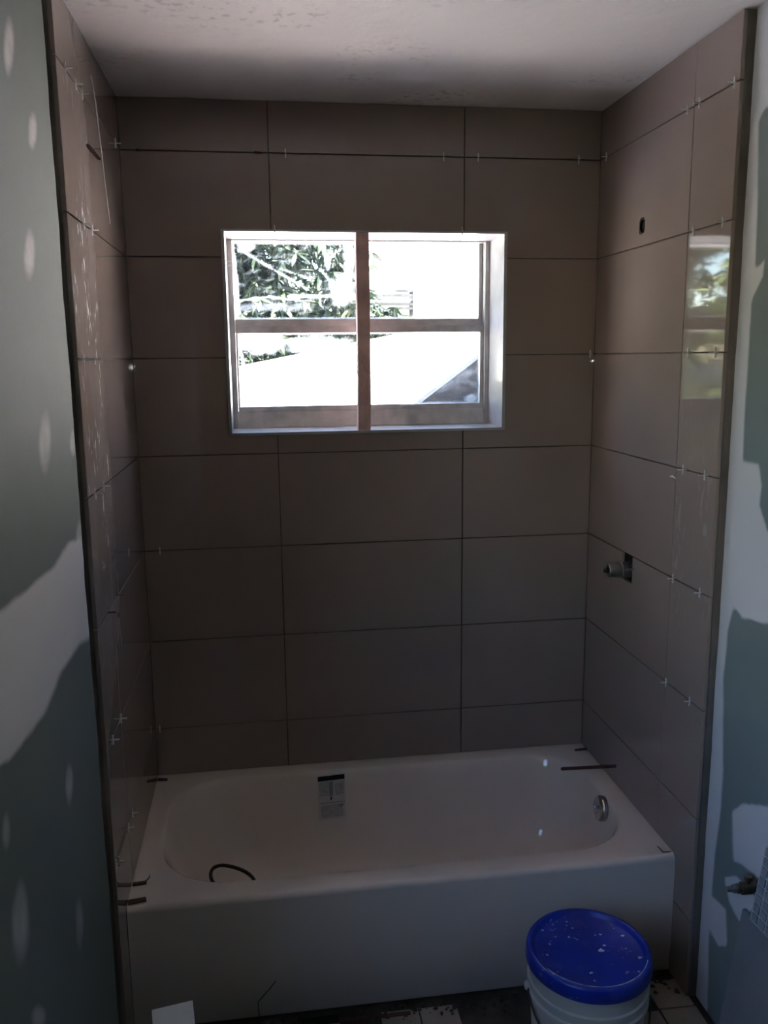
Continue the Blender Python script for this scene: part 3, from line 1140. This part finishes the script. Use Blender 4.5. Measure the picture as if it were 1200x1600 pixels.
# overflow plate on the drain end wall
ov = at(938, 1263, 0, 1.420)
axn = Vector((-1, 0, 0.13)).normalized()
bm = bmesh.new()
add_lathe(bm, [(0.0, 0.012), (0.022, 0.0115), (0.036, 0.008), (0.040, 0.003), (0.040, -0.010), (0.0, -0.010)], 36, ov, axn)
ovp = obj('overflow_plate', bm, M['chrome'], tub, True)
bm = bmesh.new()
add_lathe(bm, [(0.0, 0.017), (0.004, 0.016), (0.005, 0.010), (0.0, 0.010)], 14, ov + Vector((0, -0.002, -0.019)), axn)
o = obj('screw', bm, M['chrome'], None, True)
setp(o, ovp)
bm = bmesh.new()
add_tube(bm, [ov + axn * 0.010 + Vector((0, -0.006, 0.006)), ov + axn * 0.026 + Vector((0, -0.010, 0.012))], [0.004, 0.005], 10)
o = obj('trip_lever', bm, M['chrome'], None, True)
setp(o, ovp)
# drain
bm = bmesh.new()
add_lathe(bm, [(0.0, 0.002), (0.018, 0.002), (0.030, 0.005), (0.034, 0.003), (0.034, -0.002), (0.0, -0.002)], 28, (1.20, -0.355, RIM - 0.319), (0, 0, 1))
obj('drain', bm, M['chrome'], tub, True)


# label on the inner back slope, following its curve
def slope_y(z):
    tab = [(RIM - 0.012, -0.060), (RIM - 0.06, -0.068), (RIM - 0.15, -0.088), (RIM - 0.24, -0.110)]
    for (z1_, y1_), (z0_, y0_) in zip(tab[:-1], tab[1:]):
        if z <= z1_ and z >= z0_:
            return y0_ + (y1_ - y0_) * (z - z0_) / (z1_ - z0_)
    return tab[0][1] if z > tab[0][0] else tab[-1][1]


def slope_patch(name, x0, x1, z0, z1, lift, m_, parent, skew=0.0):
    bm = bmesh.new()
    nz = 6
    L_ = []
    for i in range(nz + 1):
        z = z0 + (z1 - z0) * i / nz
        L_.append([bm.verts.new((x0 + skew * (z - z0), slope_y(z) - lift, z)), bm.verts.new((x1 + skew * (z - z0), slope_y(z + 0.004) - lift, z + 0.004))])
    for a, b in zip(L_[:-1], L_[1:]):
        bm.faces.new((a[0], a[1], b[1], b[0]))
    geom = bmesh.ops.extrude_face_region(bm, geom=bm.faces[:])
    bmesh.ops.translate(bm, verts=[g for g in geom['geom'] if isinstance(g, bmesh.types.BMVert)], vec=(0, 0.0006, 0))
    return obj(name, bm, m_, parent)


lab = slope_patch('label_sticker', 0.535, 0.630, 0.205, 0.353, 0.0012, M['label_paper'], tub)
lab['label'] = 'paper label with a black header bar'
slope_patch('header_bar', 0.537, 0.629, 0.334, 0.350, 0.0020, M['black'], lab)
slope_patch('printed_block', 0.541, 0.574, 0.283, 0.330, 0.0020, M['print_grey'], lab)
slope_patch('printed_block', 0.5745, 0.588, 0.281, 0.330, 0.0020, M['print_mid'], lab)
slope_patch('printed_block', 0.594, 0.625, 0.284, 0.324, 0.0020, M['print_grey'], lab)
slope_patch('printed_mark', 0.578, 0.583, 0.268, 0.279, 0.0022, M['black'], lab)
slope_patch('printed_line', 0.543, 0.628, 0.2585, 0.261, 0.0020, M['print_mid'], lab)
slope_patch('printed_block', 0.544, 0.620, 0.211, 0.253, 0.0020, M['print_grey'], lab)
slope_patch('printed_mark', 0.606, 0.622, 0.2455, 0.2535, 0.0024, M['print_mid'], lab)

# ring lying in the tub
bm = bmesh.new()
cx_, cy_ = 0.250, -0.272
pts = []
for i in range(33):
    a = 2 * math.pi * i / 32
    pts.append((cx_ + 0.070 * math.cos(a), cy_ + 0.075 * math.sin(a), 0.128 + 0.002 * math.sin(3 * a) - 0.45 * 0.066 * math.cos(a)))
add_tube(bm, pts, 0.0058, 8, False)
ringo = obj('rubber_ring', bm, M['dark_wire'], None, True)
tag(ringo, 'dark brown ring lying inside the bathtub behind its front rim', 'ring')


# ------------------------------------------------------------------ wedges and twigs
def wedge(name, a, b, wd, th0, th1, label, m_=None, up=(0, 0, 1), cat='shim'):
    a, b, up = Vector(a), Vector(b), Vector(up)
    d = (b - a).normalized()
    s = d.cross(up).normalized() * wd / 2
    up = s.cross(d).normalized()
    bm = bmesh.new()
    lo_, hi_ = [], []
    for p, th in ((a, th0), (b, th1)):
        lo_ += [bm.verts.new(p - s), bm.verts.new(p + s)]
        hi_ += [bm.verts.new(p - s + up * th), bm.verts.new(p + s + up * th)]
    for q in ((lo_[0], lo_[1], lo_[3], lo_[2]), (hi_[0], hi_[2], hi_[3], hi_[1]), (lo_[0], hi_[0], hi_[1], lo_[1]), (lo_[2], lo_[3], hi_[3], hi_[2]),
              (lo_[0], lo_[2], hi_[2], hi_[0]), (lo_[1], hi_[1], hi_[3], lo_[3])):
        bm.faces.new(q)
    bmesh.ops.recalc_face_normals(bm, faces=bm.faces[:])
    bmesh.ops.bevel(bm, geom=bm.edges[:], offset=min(th0, th1, wd) * 0.15, segments=1, affect='EDGES')
    return tag(obj(name, bm, m_ or M['shim']), label, cat)


RZ = RIM + 0.0012
q = at(250, 1219, 2, RZ)
wedge('wood_shim', (0.002, q.y, RZ), (0.034, q.y - 0.004, RZ), 0.014, 0.006, 0.003, 'small dark shim at the back left corner of the tub rim')
q0 = at(203, 1384, 2, RZ)
q1 = at(229, 1380, 2, RZ)
wedge('wood_shim', (0.002, q0.y, RZ), (q1.x, q1.y, RZ), 0.012, 0.006, 0.005, 'brown shim on the left tub rim, the one with a twig at its tip')
bm = bmesh.new()
q2 = at(234, 1371, 2, RZ)
add_tube(bm, [(q1.x - 0.004, q1.y, RZ + 0.0042), (q1.x + 0.006, q1.y + 0.010, RZ + 0.009), (q2.x + 0.002, q2.y - 0.012, RZ + 0.016)], [0.002, 0.0016, 0.0008], 6)
tag(obj('twig', bm, M['dark_wire']), 'short twig poking off a shim on the left tub rim', 'twig')
q0 = at(203, 1412, 2, RZ)
q1 = at(228, 1408, 2, RZ)
wedge('wood_shim', (0.002, q0.y, RZ), (q1.x, q1.y + 0.006, RZ), 0.016, 0.007, 0.004, 'red brown shim at the front left corner of the tub rim')
q0 = at(887, 1171, 2, RZ)
wedge('wood_shim', (W - 0.001, q0.y - 0.01, RZ), (W - 0.045, q0.y - 0.012, RZ), 0.012, 0.005, 0.002, 'thin dark shim at the back right corner of the tub rim')
a = at(876, 1203, 2, RZ)
wedge('wood_strip', (a.x + 0.003, a.y - 0.002, RZ), (W - 0.001, a.y - 0.125, RZ + 0.060), 0.010, 0.009, 0.009, 'long dark wooden strip lying across the right tub rim against the wall', cat='wood strip')
bm = bmesh.new()
q0, q1, q2 = at(1027, 1327, 2, RZ), at(1036, 1333, 2, RZ), at(1048, 1332, 2, RZ)
add_tube(bm, [(q0.x, q0.y, RZ + 0.010), (q1.x, q1.y, RZ + 0.003), (q2.x, q2.y, RZ + 0.003)], [0.0012, 0.002, 0.0015], 6)
tag(obj('twig', bm, M['dark_wire']), 'bent twig on the front right corner of the tub rim', 'twig')

# shims in the walls
c = at(137, 238, 0, 0.0)
wedge('wood_shim', (-0.0005, c.y - 0.012, c.z + 0.012), (0.0215, c.y + 0.020, c.z - 0.013), 0.013, 0.007, 0.005, 'dark red shim sticking out of the upper left tiled wall', up=(0.5, 0, 1))
for (u, v, lb, ln) in ((216, 237, 'tiny dark shim in the top joint near the left corner of the back wall', 0.010), (403, 240, 'dark shim in the top joint beside the left vertical joint of the back wall', 0.022)):
    c = at(u, v, 1, 0)
    wedge('wood_shim', (c.x - ln / 2, -0.003, H(1) - 0.003), (c.x + ln / 2, -0.003, H(1) - 0.003), 0.008, 0.007, 0.004, lb)
for (u, v, lb) in ((187, 949, 'thin dark shim in the left wall joint, the upper one above the dark dot'), (170, 971, 'thin dark shim in the left wall joint, the lower one left of the dark dot')):
    c = at(u, v, 0, 0.0)
    wedge('wood_shim', (-0.0005, c.y, H(5) - 0.001), (0.019, c.y, H(5) - 0.0005), 0.009, 0.0024, 0.002, lb)
c = at(185, 961, 0, 0.0)
bm = bmesh.new()
add_lathe(bm, [(0.0, 0.0014), (0.007, 0.0010), (0.0075, 0.0), (0.0, 0.0)], 16, (0.0002, c.y, c.z), (1, 0, 0))
o = obj('drilled_hole', bm, M['black'])
setp(o, wall_left)


# ------------------------------------------------------------------ tile spacers
def spacer_mesh():
    """a plus in the plane of wall normal (local x) and vertical (local z); thickness along local y"""
    bm = bmesh.new()
    l, h, t = 0.0130, 0.00125, 0.0016
    o = 0.0015
    pts = [(-0.0085, -h), (o - h, -h), (o - h, -l), (o + h, -l), (o + h, -h), (0.0165, -h), (0.0165, h), (o + h, h), (o + h, l), (o - h, l), (o - h, h), (-0.0085, h)]
    a = [bm.verts.new((x, -t, z)) for x, z in pts]
    b = [bm.verts.new((x, t, z)) for x, z in pts]
    bm.faces.new(a)
    bm.faces.new(b[::-1])
    for i in range(12):
        bm.faces.new((a[i], b[i], b[(i + 1) % 12], a[(i + 1) % 12]))
    bmesh.ops.recalc_face_normals(bm, faces=bm.faces[:])
    me = D.meshes.new('tile_spacer')
    bm.to_mesh(me)
    bm.free()
    me.materials.append(M['spacer'])
    return me


SPM = spacer_mesh()
NTH = {1: 'top', 2: 'second', 3: 'third', 4: 'fourth', 5: 'fifth', 6: 'sixth', 7: 'lowest'}
GRP = {'L': 'tile spacers on the left wall', 'R': 'tile spacers on the right wall', 'B': 'tile spacers on the back wall'}


def spacer(wall, k, u, v, label, z=None, rot=0.0, s=None):
    zz = H(k) if z is None else z
    o = D.objects.new('tile_spacer', SPM)
    COL.objects.link(o)
    if wall == 'L':
        y = at(u, v, 0, 0.0).y
        o.location = (0.0, max(min(y, -0.012), -0.808), zz)
        rz = 0.0
    elif wall == 'R':
        y = at(u, v, 0, W).y
        o.location = (W, max(min(y, -0.012), -0.808), zz)
        rz = math.pi
    else:
        x = at(u, v, 1, 0.0).x
        o.location = (x, 0.0, zz)
        rz = -math.pi / 2
    o.rotation_euler = (rot, 0, rz)
    return tag(o, label, 'tile spacer', GRP[wall])


for wall_, k, u, v, lb in [
    ('L', 1, 100, 95, 'tile spacer in the top joint of the left wall, outermost of three'),
    ('L', 1, 117, 123, 'tile spacer in the top joint of the left wall, middle of three'),
    ('L', 1, 128, 149, 'tile spacer in the top joint of the left wall, innermost of three'),
    ('L', 1, 180, 225, 'tile spacer in the top joint of the left wall, close to the back corner'),
    ('L', 2, 130, 346, 'tile spacer among white smears on the left wall, outer of the pair'),
    ('L', 2, 143, 358, 'tile spacer among white smears on the left wall, inner of the pair'),
    ('L', 3, 130, 560, 'tile spacer in the third joint of the left wall, outer of the pair'),
    ('L', 3, 147, 560, 'tile spacer in the third joint of the left wall, inner of the pair'),
    ('L', 4, 147, 771, 'tile spacer in the fourth joint of the left wall, outer of the pair'),
    ('L', 4, 161, 760, 'tile spacer in the fourth joint of the left wall, inner of the pair'),
    ('L', 6, 189, 1129, 'tile spacer low on the left wall, upper inner one of the pair'),
    ('L', 6, 176, 1158, 'tile spacer low on the left wall, lower outer one of the pair'),
    ('L', 7, 206, 1266, 'tile spacer just above the tub rim on the left wall, farthest of three'),
    ('L', 7, 200, 1294, 'tile spacer just above the tub rim on the left wall, middle of three'),
    ('L', 7, 185, 1342, 'tile spacer just above the tub rim on the left wall, nearest of three'),
    ('B', 1, 446, 243, 'tile spacer in the top back wall joint, right of the left vertical joint'),
    ('B', 1, 693, 246, 'tile spacer in the top back wall joint, left of the right vertical joint'),
    ('B', 1, 747, 248, 'tile spacer in the top back wall joint, right of the right vertical joint'),
    ('B', 1, 904, 250, 'tile spacer in the top joint of the back wall, near the right corner'),
    ('B', 5, 250, 861, 'tile spacer alone in the fifth joint of the back wall, near the left corner'),
    ('B', 7, 250, 1139, 'tile spacer above the back left corner of the tub'),
    ('B', 3, 922, 555, 'tile spacer in the third joint of the back wall, at the right corner'),
    ('R', 1, 1149, 122, 'tile spacer in the top joint of the right wall, outermost of three'),
    ('R', 1, 1094, 157, 'tile spacer in the top joint of the right wall, middle of three'),
    ('R', 1, 1075, 168, 'tile spacer in the top joint of the right wall, innermost of three'),
    ('R', 1, 948, 243, 'tile spacer in the top joint of the right wall, in the back corner'),
    ('R', 2, 1084, 355, 'tile spacer above the window reflection on the right wall, inner of the pair'),
    ('R', 2, 1130, 345, 'tile spacer above the window reflection on the right wall, outer of the pair'),
    ('R', 3, 1076, 549, 'tile spacer within the window reflection on the right wall, inner of the pair'),
    ('R', 3, 1118, 548, 'tile spacer within the window reflection on the right wall, outer of the pair'),
    ('R', 4, 1068, 733, 'tile spacer below the window reflection on the right wall, inner of the pair'),
    ('R', 4, 1102, 740, 'tile spacer below the window reflection on the right wall, outer of the pair'),
    ('R', 5, 1052, 904, 'tile spacer level with the shower valve on the right wall, inner of the pair'),
    ('R', 5, 1094, 925, 'tile spacer level with the shower valve on the right wall, outer of the pair'),
    ('R', 6, 1041, 1068, 'tile spacer below the shower valve on the right wall, inner of the pair'),
    ('R', 6, 1078, 1096, 'tile spacer below the shower valve on the right wall, outer of the pair'),
]:
    spacer(wall_, k, u, v, lb)
spacer('B', 2, 429, 357, 'tile spacer at the top edge of the window, below the left vertical joint', z=WZ1 + 0.0005)
spacer('B', 2, 722, 361, 'tile spacer at the top edge of the window, below the right vertical joint', z=WZ1 + 0.0005)
for zz, lb in ((2.063, 'upper of two tile spacers on the left jamb of the window'), (2.050, 'lower of two tile spacers on the left jamb of the window')):
    o = D.objects.new('tile_spacer', SPM)
    COL.objects.link(o)
    o.location = (WX0 + t_ + 0.001, 0.03, zz)
    o.rotation_euler = (math.pi / 2, 0, 0)
    tag(o, lb, 'tile spacer', 'tile spacers on the window jamb')
# scrap of plastic below the fourth joint on the right wall
c = at(1052, 746, 0, W)
bm = bmesh.new()
add_tube(bm, [(W - 0.0012, c.y + 0.017, c.z - 0.001), (W - 0.004, c.y, c.z + 0.004), (W - 0.0012, c.y - 0.016, c.z - 0.001)], [0.0012, 0.002, 0.0012], 6)
tag(obj('plastic_scrap', bm, M['spacer']), 'white plastic scrap stuck to the right wall under the fourth joint', 'scrap')

# ------------------------------------------------------------------ glint on the left wall, modelled as a pale streak
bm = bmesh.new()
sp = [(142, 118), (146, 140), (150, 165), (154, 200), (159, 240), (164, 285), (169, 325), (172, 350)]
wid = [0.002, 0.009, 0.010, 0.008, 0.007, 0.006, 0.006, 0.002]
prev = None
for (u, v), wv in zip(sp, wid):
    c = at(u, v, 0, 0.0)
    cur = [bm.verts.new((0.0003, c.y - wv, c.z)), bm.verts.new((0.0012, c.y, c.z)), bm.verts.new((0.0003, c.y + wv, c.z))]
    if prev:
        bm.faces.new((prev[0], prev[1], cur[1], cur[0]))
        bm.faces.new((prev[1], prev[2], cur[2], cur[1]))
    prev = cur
M['smear'] = mat('pale_glint', (0.44, 0.42, 0.40), 0.8, var=0.2, vscale=40)  # pale colour stands in for the reflected light
o = obj('glint_streak', bm, M['smear'])  # 'smear' here is the painted glint colour
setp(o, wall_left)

# ------------------------------------------------------------------ shower valve
vy, vz = -0.322, 1.100
valve = empty('shower_valve', (W, vy, vz))
tag(valve, 'bare metal shower valve body poking out of its cut-out in the right wall', 'valve')
bm = bmesh.new()
add_lathe(bm, [(0.0, 0.0), (0.026, 0.0), (0.026, 0.028), (0.022, 0.030), (0.022, 0.066), (0.0195, 0.070), (0.013, 0.070), (0.013, 0.062), (0.0, 0.062)], 28, (W + 0.008, vy, vz), (-1, 0, 0.02))
auto_smooth(obj('valve_body', bm, M['old_pipe'], valve))
bm = bmesh.new()
add_lathe(bm, [(0.0, 0.0), (0.006, 0.0), (0.006, 0.022), (0.0, 0.022)], 12, (W - 0.056, vy, vz), (-1, 0, 0.02))
auto_smooth(obj('stem', bm, M['brass'], valve))
bm = bmesh.new()
add_lathe(bm, [(0.0, 0.0), (0.0035, 0.0), (0.0035, 0.020), (0.005, 0.0205), (0.005, 0.023), (0.0, 0.024)], 12, (W + 0.004, vy - 0.050, vz + 0.014), (-1, 0, 0))
auto_smooth(obj('mounting_screw', bm, M['chrome'], valve))

# ------------------------------------------------------------------ stop valve on the right drywall
sv = at(1184, 1386, 0, RW)
stop = empty('stop_valve', sv)
tag(stop, 'small tarnished shut-off valve on the right wall above the floor', 'valve')
ax = Vector((-1, 0.10, -0.04)).normalized()
bm = bmesh.new()
add_lathe(bm, [(0.0, -0.004), (0.020, -0.002), (0.021, 0.002), (0.012, 0.006), (0.0, 0.006)], 24, sv, ax)
auto_smooth(obj('escutcheon', bm, M['old_pipe'], stop))
bm = bmesh.new()
add_lathe(bm, [(r_ * 1.2, h_ * 1.22) for r_, h_ in [(0.0, 0.004), (0.010, 0.004), (0.010, 0.012), (0.0125, 0.013), (0.0125, 0.034), (0.010, 0.036), (0.010, 0.042), (0.0, 0.042)]], 20, sv, ax)
auto_smooth(obj('body', bm, M['brass'], stop))
bm = bmesh.new()
add_lathe(bm, [(r_ * 1.2, h_ * 1.22) for r_, h_ in [(0.0, 0.041), (0.0085, 0.041), (0.0085, 0.050), (0.0055, 0.052), (0.0055, 0.062), (0.0, 0.062)]], 18, sv, ax)
auto_smooth(obj('packing_nut', bm, M['old_pipe'], stop))
bm = bmesh.new()
c = sv + ax * 0.026
add_lathe(bm, [(r_ * 1.2, h_ * 1.22) for r_, h_ in [(0.0, 0.010), (0.006, 0.010), (0.006, 0.020), (0.0085, 0.021), (0.0085, 0.026), (0.0, 0.026)]], 16, c, (0, 0, 1))
auto_smooth(obj('outlet', bm, M['brass'], stop))

# ------------------------------------------------------------------ pail with blue lid
pc = Vector((1.138, -1.002, 0.0))
pail = empty('plastic_pail', pc)
tag(pail, 'white plastic pail with a paint spattered blue lid in front of the tub', 'pail')
LZ = 0.325
bm = bmesh.new()
add_lathe(bm, [(0.0, 0.002), (0.124, 0.002), (0.128, 0.006), (0.140, 0.215), (0.147, 0.217), (0.147, 0.226), (0.141, 0.229), (0.1415, 0.246), (0.147, 0.248), (0.147, 0.256), (0.142, 0.259), (0.1425, LZ - 0.006), (0.0, LZ - 0.006)], 72, pc)
auto_smooth(obj('body', bm, M['pail'], pail))
bm = bmesh.new()
add_lathe(bm, [(0.0, LZ - 0.002), (0.128, LZ - 0.002), (0.133, LZ + 0.001), (0.136, LZ + 0.010), (0.140, LZ + 0.0125), (0.146, LZ + 0.012), (0.150, LZ + 0.007), (0.1515, LZ - 0.004), (0.1515, LZ - 0.024), (0.1495, LZ - 0.026),
               (0.1475, LZ - 0.024), (0.1475, LZ - 0.006), (0.0, LZ - 0.005)], 96, pc)
lid = auto_smooth(obj('lid', bm, M['lid'], pail), 50)
rg = random.Random(4)
M['splat'] = mat('dried_white_paint', (0.50, 0.51, 0.53), 0.8, var=0.15, vscale=60)
bm = bmesh.new()
spl = [(at(u, v, 2, LZ), s) for u, v, s in ((859, 1474, .0040), (855, 1491, .0035), (885, 1439, .0030), (938, 1459, .0038), (930, 1460, .0025), (973, 1461, .0055), (940, 1484, .0075), (944, 1476, .0045), (978, 1481, .0022),
                                             (1000, 1495, .0060), (924, 1519, .0045), (1011, 1522, .0040), (889, 1463, .0035), (929, 1531, .0025), (913, 1540, .003), (837, 1448, .004))]
for p, s in spl:
    d = Vector((p.x - pc.x, p.y - pc.y))
    if d.length > 0.126:
        p = Vector((pc.x + d.x * 0.126 / d.length, pc.y + d.y * 0.126 / d.length, p.z))
    k = 9
    ringv = [bm.verts.new((p.x + s * rg.uniform(.6, 1.25) * math.cos(2 * math.pi * i / k), p.y + s * rg.uniform(.5, 1.1) * math.sin(2 * math.pi * i / k), LZ - 0.0019)) for i in range(k)]
    top = bm.verts.new((p.x, p.y, LZ - 0.0019 + 0.0012))
    for i in range(k):
        bm.faces.new((ringv[i], ringv[(i + 1) % k], top))
o = obj('paint_spatter', bm, M['splat'])
setp(o, lid)
# rim smear along the lid's inner ridge
bm = bmesh.new()
prev = None
for i in range(26):
    a = math.radians(205 + i * 5.0)
    wv = 0.0006 + 0.0022 * abs(noise.noise(Vector((i * 0.37, 4, 1))))
    cur = [bm.verts.new((pc.x + (0.1395 - wv) * math.cos(a), pc.y + (0.1395 - wv) * math.sin(a), LZ + 0.0128)), bm.verts.new((pc.x + (0.1395 + wv) * math.cos(a), pc.y + (0.1395 + wv) * math.sin(a), LZ + 0.0130))]
    if prev:
        bm.faces.new((prev[0], prev[1], cur[1], cur[0]))
    prev = cur
o = obj('paint_smear', bm, M['splat'])
setp(o, lid)
# wire bail hanging on the left front side
bm = bmesh.new()
pts = []
for i in range(25):
    a = math.radians(172 + i * 7.6)
    s = math.sin(math.pi * i / 24)
    pts.append((pc.x + (0.1475 + 0.008 * s) * math.cos(a), pc.y + (0.1475 + 0.008 * s) * math.sin(a), 0.236 - 0.105 * s))
add_tube(bm, pts, 0.0026, 8)
obj('bail_handle', bm, M['dark_wire'], pail, True)
for s in (0, -1):
    p = Vector(pts[s])
    bm = bmesh.new()
    add_lathe(bm, [(0.0, 0.0), (0.011, 0.0), (0.011, 0.008), (0.007, 0.011), (0.0, 0.011)], 16, pc + (p - pc) * 1.0 - (p - pc).normalized() * 0.006, Vector((p.x - pc.x, p.y - pc.y, 0)))
    auto_smooth(obj('bail_ear', bm, M['pail'], pail))

# ------------------------------------------------------------------ floor tiles, debris, scraps
ft = 0.108
bm = bmesh.new()
add_box(bm, -ft / 2 + 0.0025, ft / 2 - 0.0025, -ft / 2 + 0.0025, ft / 2 - 0.0025, -0.006, 0.0, 0.0012)
me = D.meshes.new('floor_tile')
bmesh.ops.recalc_face_normals(bm, faces=bm.faces[:])
bm.to_mesh(me)
bm.free()
me.materials.append(M['floor_tile'])
rg = random.Random(9)
for j in range(9):
    for i in range(14):
        x = 0.054 + 0.004 + i * ft
        y = -0.800 - j * ft
        if j == 0 and rg.random() < 0.45:
            continue
        if x > RW - 0.02 - ft / 2 + 0.01:
            continue
        o = D.objects.new('floor_tile', me)
        COL.objects.link(o)
        o.location = (x, y, rg.uniform(-0.0012, 0.0002))
        o.rotation_euler = (rg.uniform(-.006, .006), rg.uniform(-.006, .006), rg.uniform(-.012, .012))
        setp(o, floor)

bm = bmesh.new()
rg = random.Random(12)
for _ in range(420):
    x = rg.uniform(0.02, 1.50)
    y = -0.732 - abs(rg.gauss(0, 0.035))
    s = rg.uniform(0.003, 0.011)
    if math.hypot(x - pc.x, y - pc.y) < 0.16:
        continue
    vsx = [bm.verts.new((x + s * rg.uniform(.5, 1.2) * math.cos(a), y + s * rg.uniform(.5, 1.2) * math.sin(a), -0.003 + (s * 0.55 if k % 2 else 0.0)) ) for k, a in enumerate((0.2, 1.3, 2.2, 3.3, 4.4, 5.5))]
    tp_ = bm.verts.new((x, y, -0.003 + s * rg.uniform(0.6, 1.0)))
    for k in range(6):
        bm.faces.new((vsx[k], vsx[(k + 1) % 6], tp_))
deb = obj('rubble', bm, M['debris'])
deb['kind'] = 'stuff'
tag(deb, 'brown rubble and dust along the foot of the tub apron', 'rubble')

# strip of loose brown lath along the apron
a, b = at(470, 1597, 2, 0.004), at(640, 1577, 2, 0.004)
wedge('lath_strip', (a.x, a.y - 0.01, 0.0015), (b.x, b.y - 0.012, 0.0015), 0.012, 0.004, 0.003, 'thin brown lath on the floor along the tub apron', cat='lath')
# dark offcut under the apron
c = at(500, 1592, 2, 0.005)
wedge('dark_offcut', (c.x - 0.05, c.y - 0.012, 0.001), (c.x + 0.05, c.y - 0.006, 0.001), 0.022, 0.012, 0.010, 'black offcut lying at the left foot of the tub apron', M['black'], cat='offcut')

# white carton standing on the floor, its sloping lid reaches into the picture
CZ, CF = 0.42, 0.33
ca, cb = at(237, 1578, 2, CZ), at(301, 1563, 2, CZ)
ex = (cb - ca).normalized()
ey = Vector((ex.y, -ex.x, 0))
carton = empty('white_carton', Vector(((ca.x + cb.x) / 2, ca.y - 0.05, 0)))
tag(carton, 'white carton on the floor before the left end of the tub, only its lid showing', 'carton')
f0, f1 = ca + ey * 0.11 + Vector((0, 0, CF - CZ)), cb + ey * 0.11 + Vector((0, 0, CF - CZ))
dn = Vector((0, 0, -0.002))
prism('carton_body', [ca + dn, f0 + dn, Vector((f0.x, f0.y, 0.001)), Vector((ca.x, ca.y, 0.001))], cb - ca, M['paper'], carton)
prism('lid_flap', [ca, cb, f1, f0], (0, 0, -0.0016), M['paper'], carton)

# bent wire leaning on the apron
w0, w1, w2 = at(431, 1533, 1, -0.727), at(403, 1566, 1, -0.745), at(408, 1596, 1, -0.765)
w2.z = max(w2.z, 0.003)
bm = bmesh.new()
add_tube(bm, [w0, (w0 + w1) / 2 + Vector((0.002, 0, 0.001)), w1, (w1 + w2) / 2 + Vector((-0.002, 0, 0)), (w2.x, w2.y, 0.002)], 0.0012, 6)
tag(obj('bent_wire', bm, M['dark_wire'], None, True), 'thin bent dark wire leaning against the tub apron', 'wire')

# grey board leaning on the right wall and the mosaic sheet on top of it
bo = prism('grey_board', [(1.462, -1.035, 0.001), (1.517, -1.035, 0.420), (1.517, -1.62, 0.420), (1.462, -1.62, 0.001)], (0.010, 0, 0.0), M['grey_board'], None, 0.001)
tag(bo, 'plain grey board leaning against the right wall behind the pail', 'board')

sheet = empty('mosaic_sheet', (1.500, -1.10, 0.43))
tag(sheet, 'sheet of small grey mosaic tiles propped on the grey board', 'mosaic sheet')
o0 = at(1173, 1436, 0, 1.497)
o0.z = max(o0.z, 0.4265)
e1 = Vector((0.030, -0.30, -0.02)).normalized()    # along the wall, towards the camera
pts_ = at(1178, 1378, 0, 1.506)
e2 = Vector((0.10, -0.10, 0.99)).normalized()
e2 = (e2 - e1 * e2.dot(e1)).normalized()
nn = e1.cross(e2).normalized()
if nn.x > 0:
    nn = -nn
cell = 0.0245
bm = bmesh.new()
for (ax_, na, bx_, nb) in ((e1, 12, e2, 8), (e2, 8, e1, 12)):
    for k in range(nb + 1):
        s = o0 + bx_ * (k * cell)
        add_tube(bm, [s, s + ax_ * (na * cell)], 0.0014, 4)
obj('backing_net', bm, M['mosaic_net'], sheet)
hw = cell / 2 - 0.0028
bm = bmesh.new()
vv = []
for dz, s in ((-0.0012, 1), (0.0026, 1), (0.0034, 0.9)):
    vv.append([bm.verts.new(e1 * (a_ * hw * s) + e2 * (b_ * hw * s) + nn * dz) for a_, b_ in ((-1, -1), (1, -1), (1, 1), (-1, 1))])
for a_, b_ in zip(vv[:-1], vv[1:]):
    for k in range(4):
        bm.faces.new((a_[k], a_[(k + 1) % 4], b_[(k + 1) % 4], b_[k]))
bm.faces.new(vv[0][::-1])
bm.faces.new(vv[-1])
bmesh.ops.recalc_face_normals(bm, faces=bm.faces[:])
mme = D.meshes.new('mosaic_tile')
bm.to_mesh(mme)
bm.free()
mme.materials.append(M['mosaic'])
for i in range(12):
    for j in range(8):
        o = D.objects.new('mosaic_tile', mme)
        COL.objects.link(o)
        setp(o, sheet)
        o.location = o0 + e1 * ((i + 0.5) * cell) + e2 * ((j + 0.5) * cell)
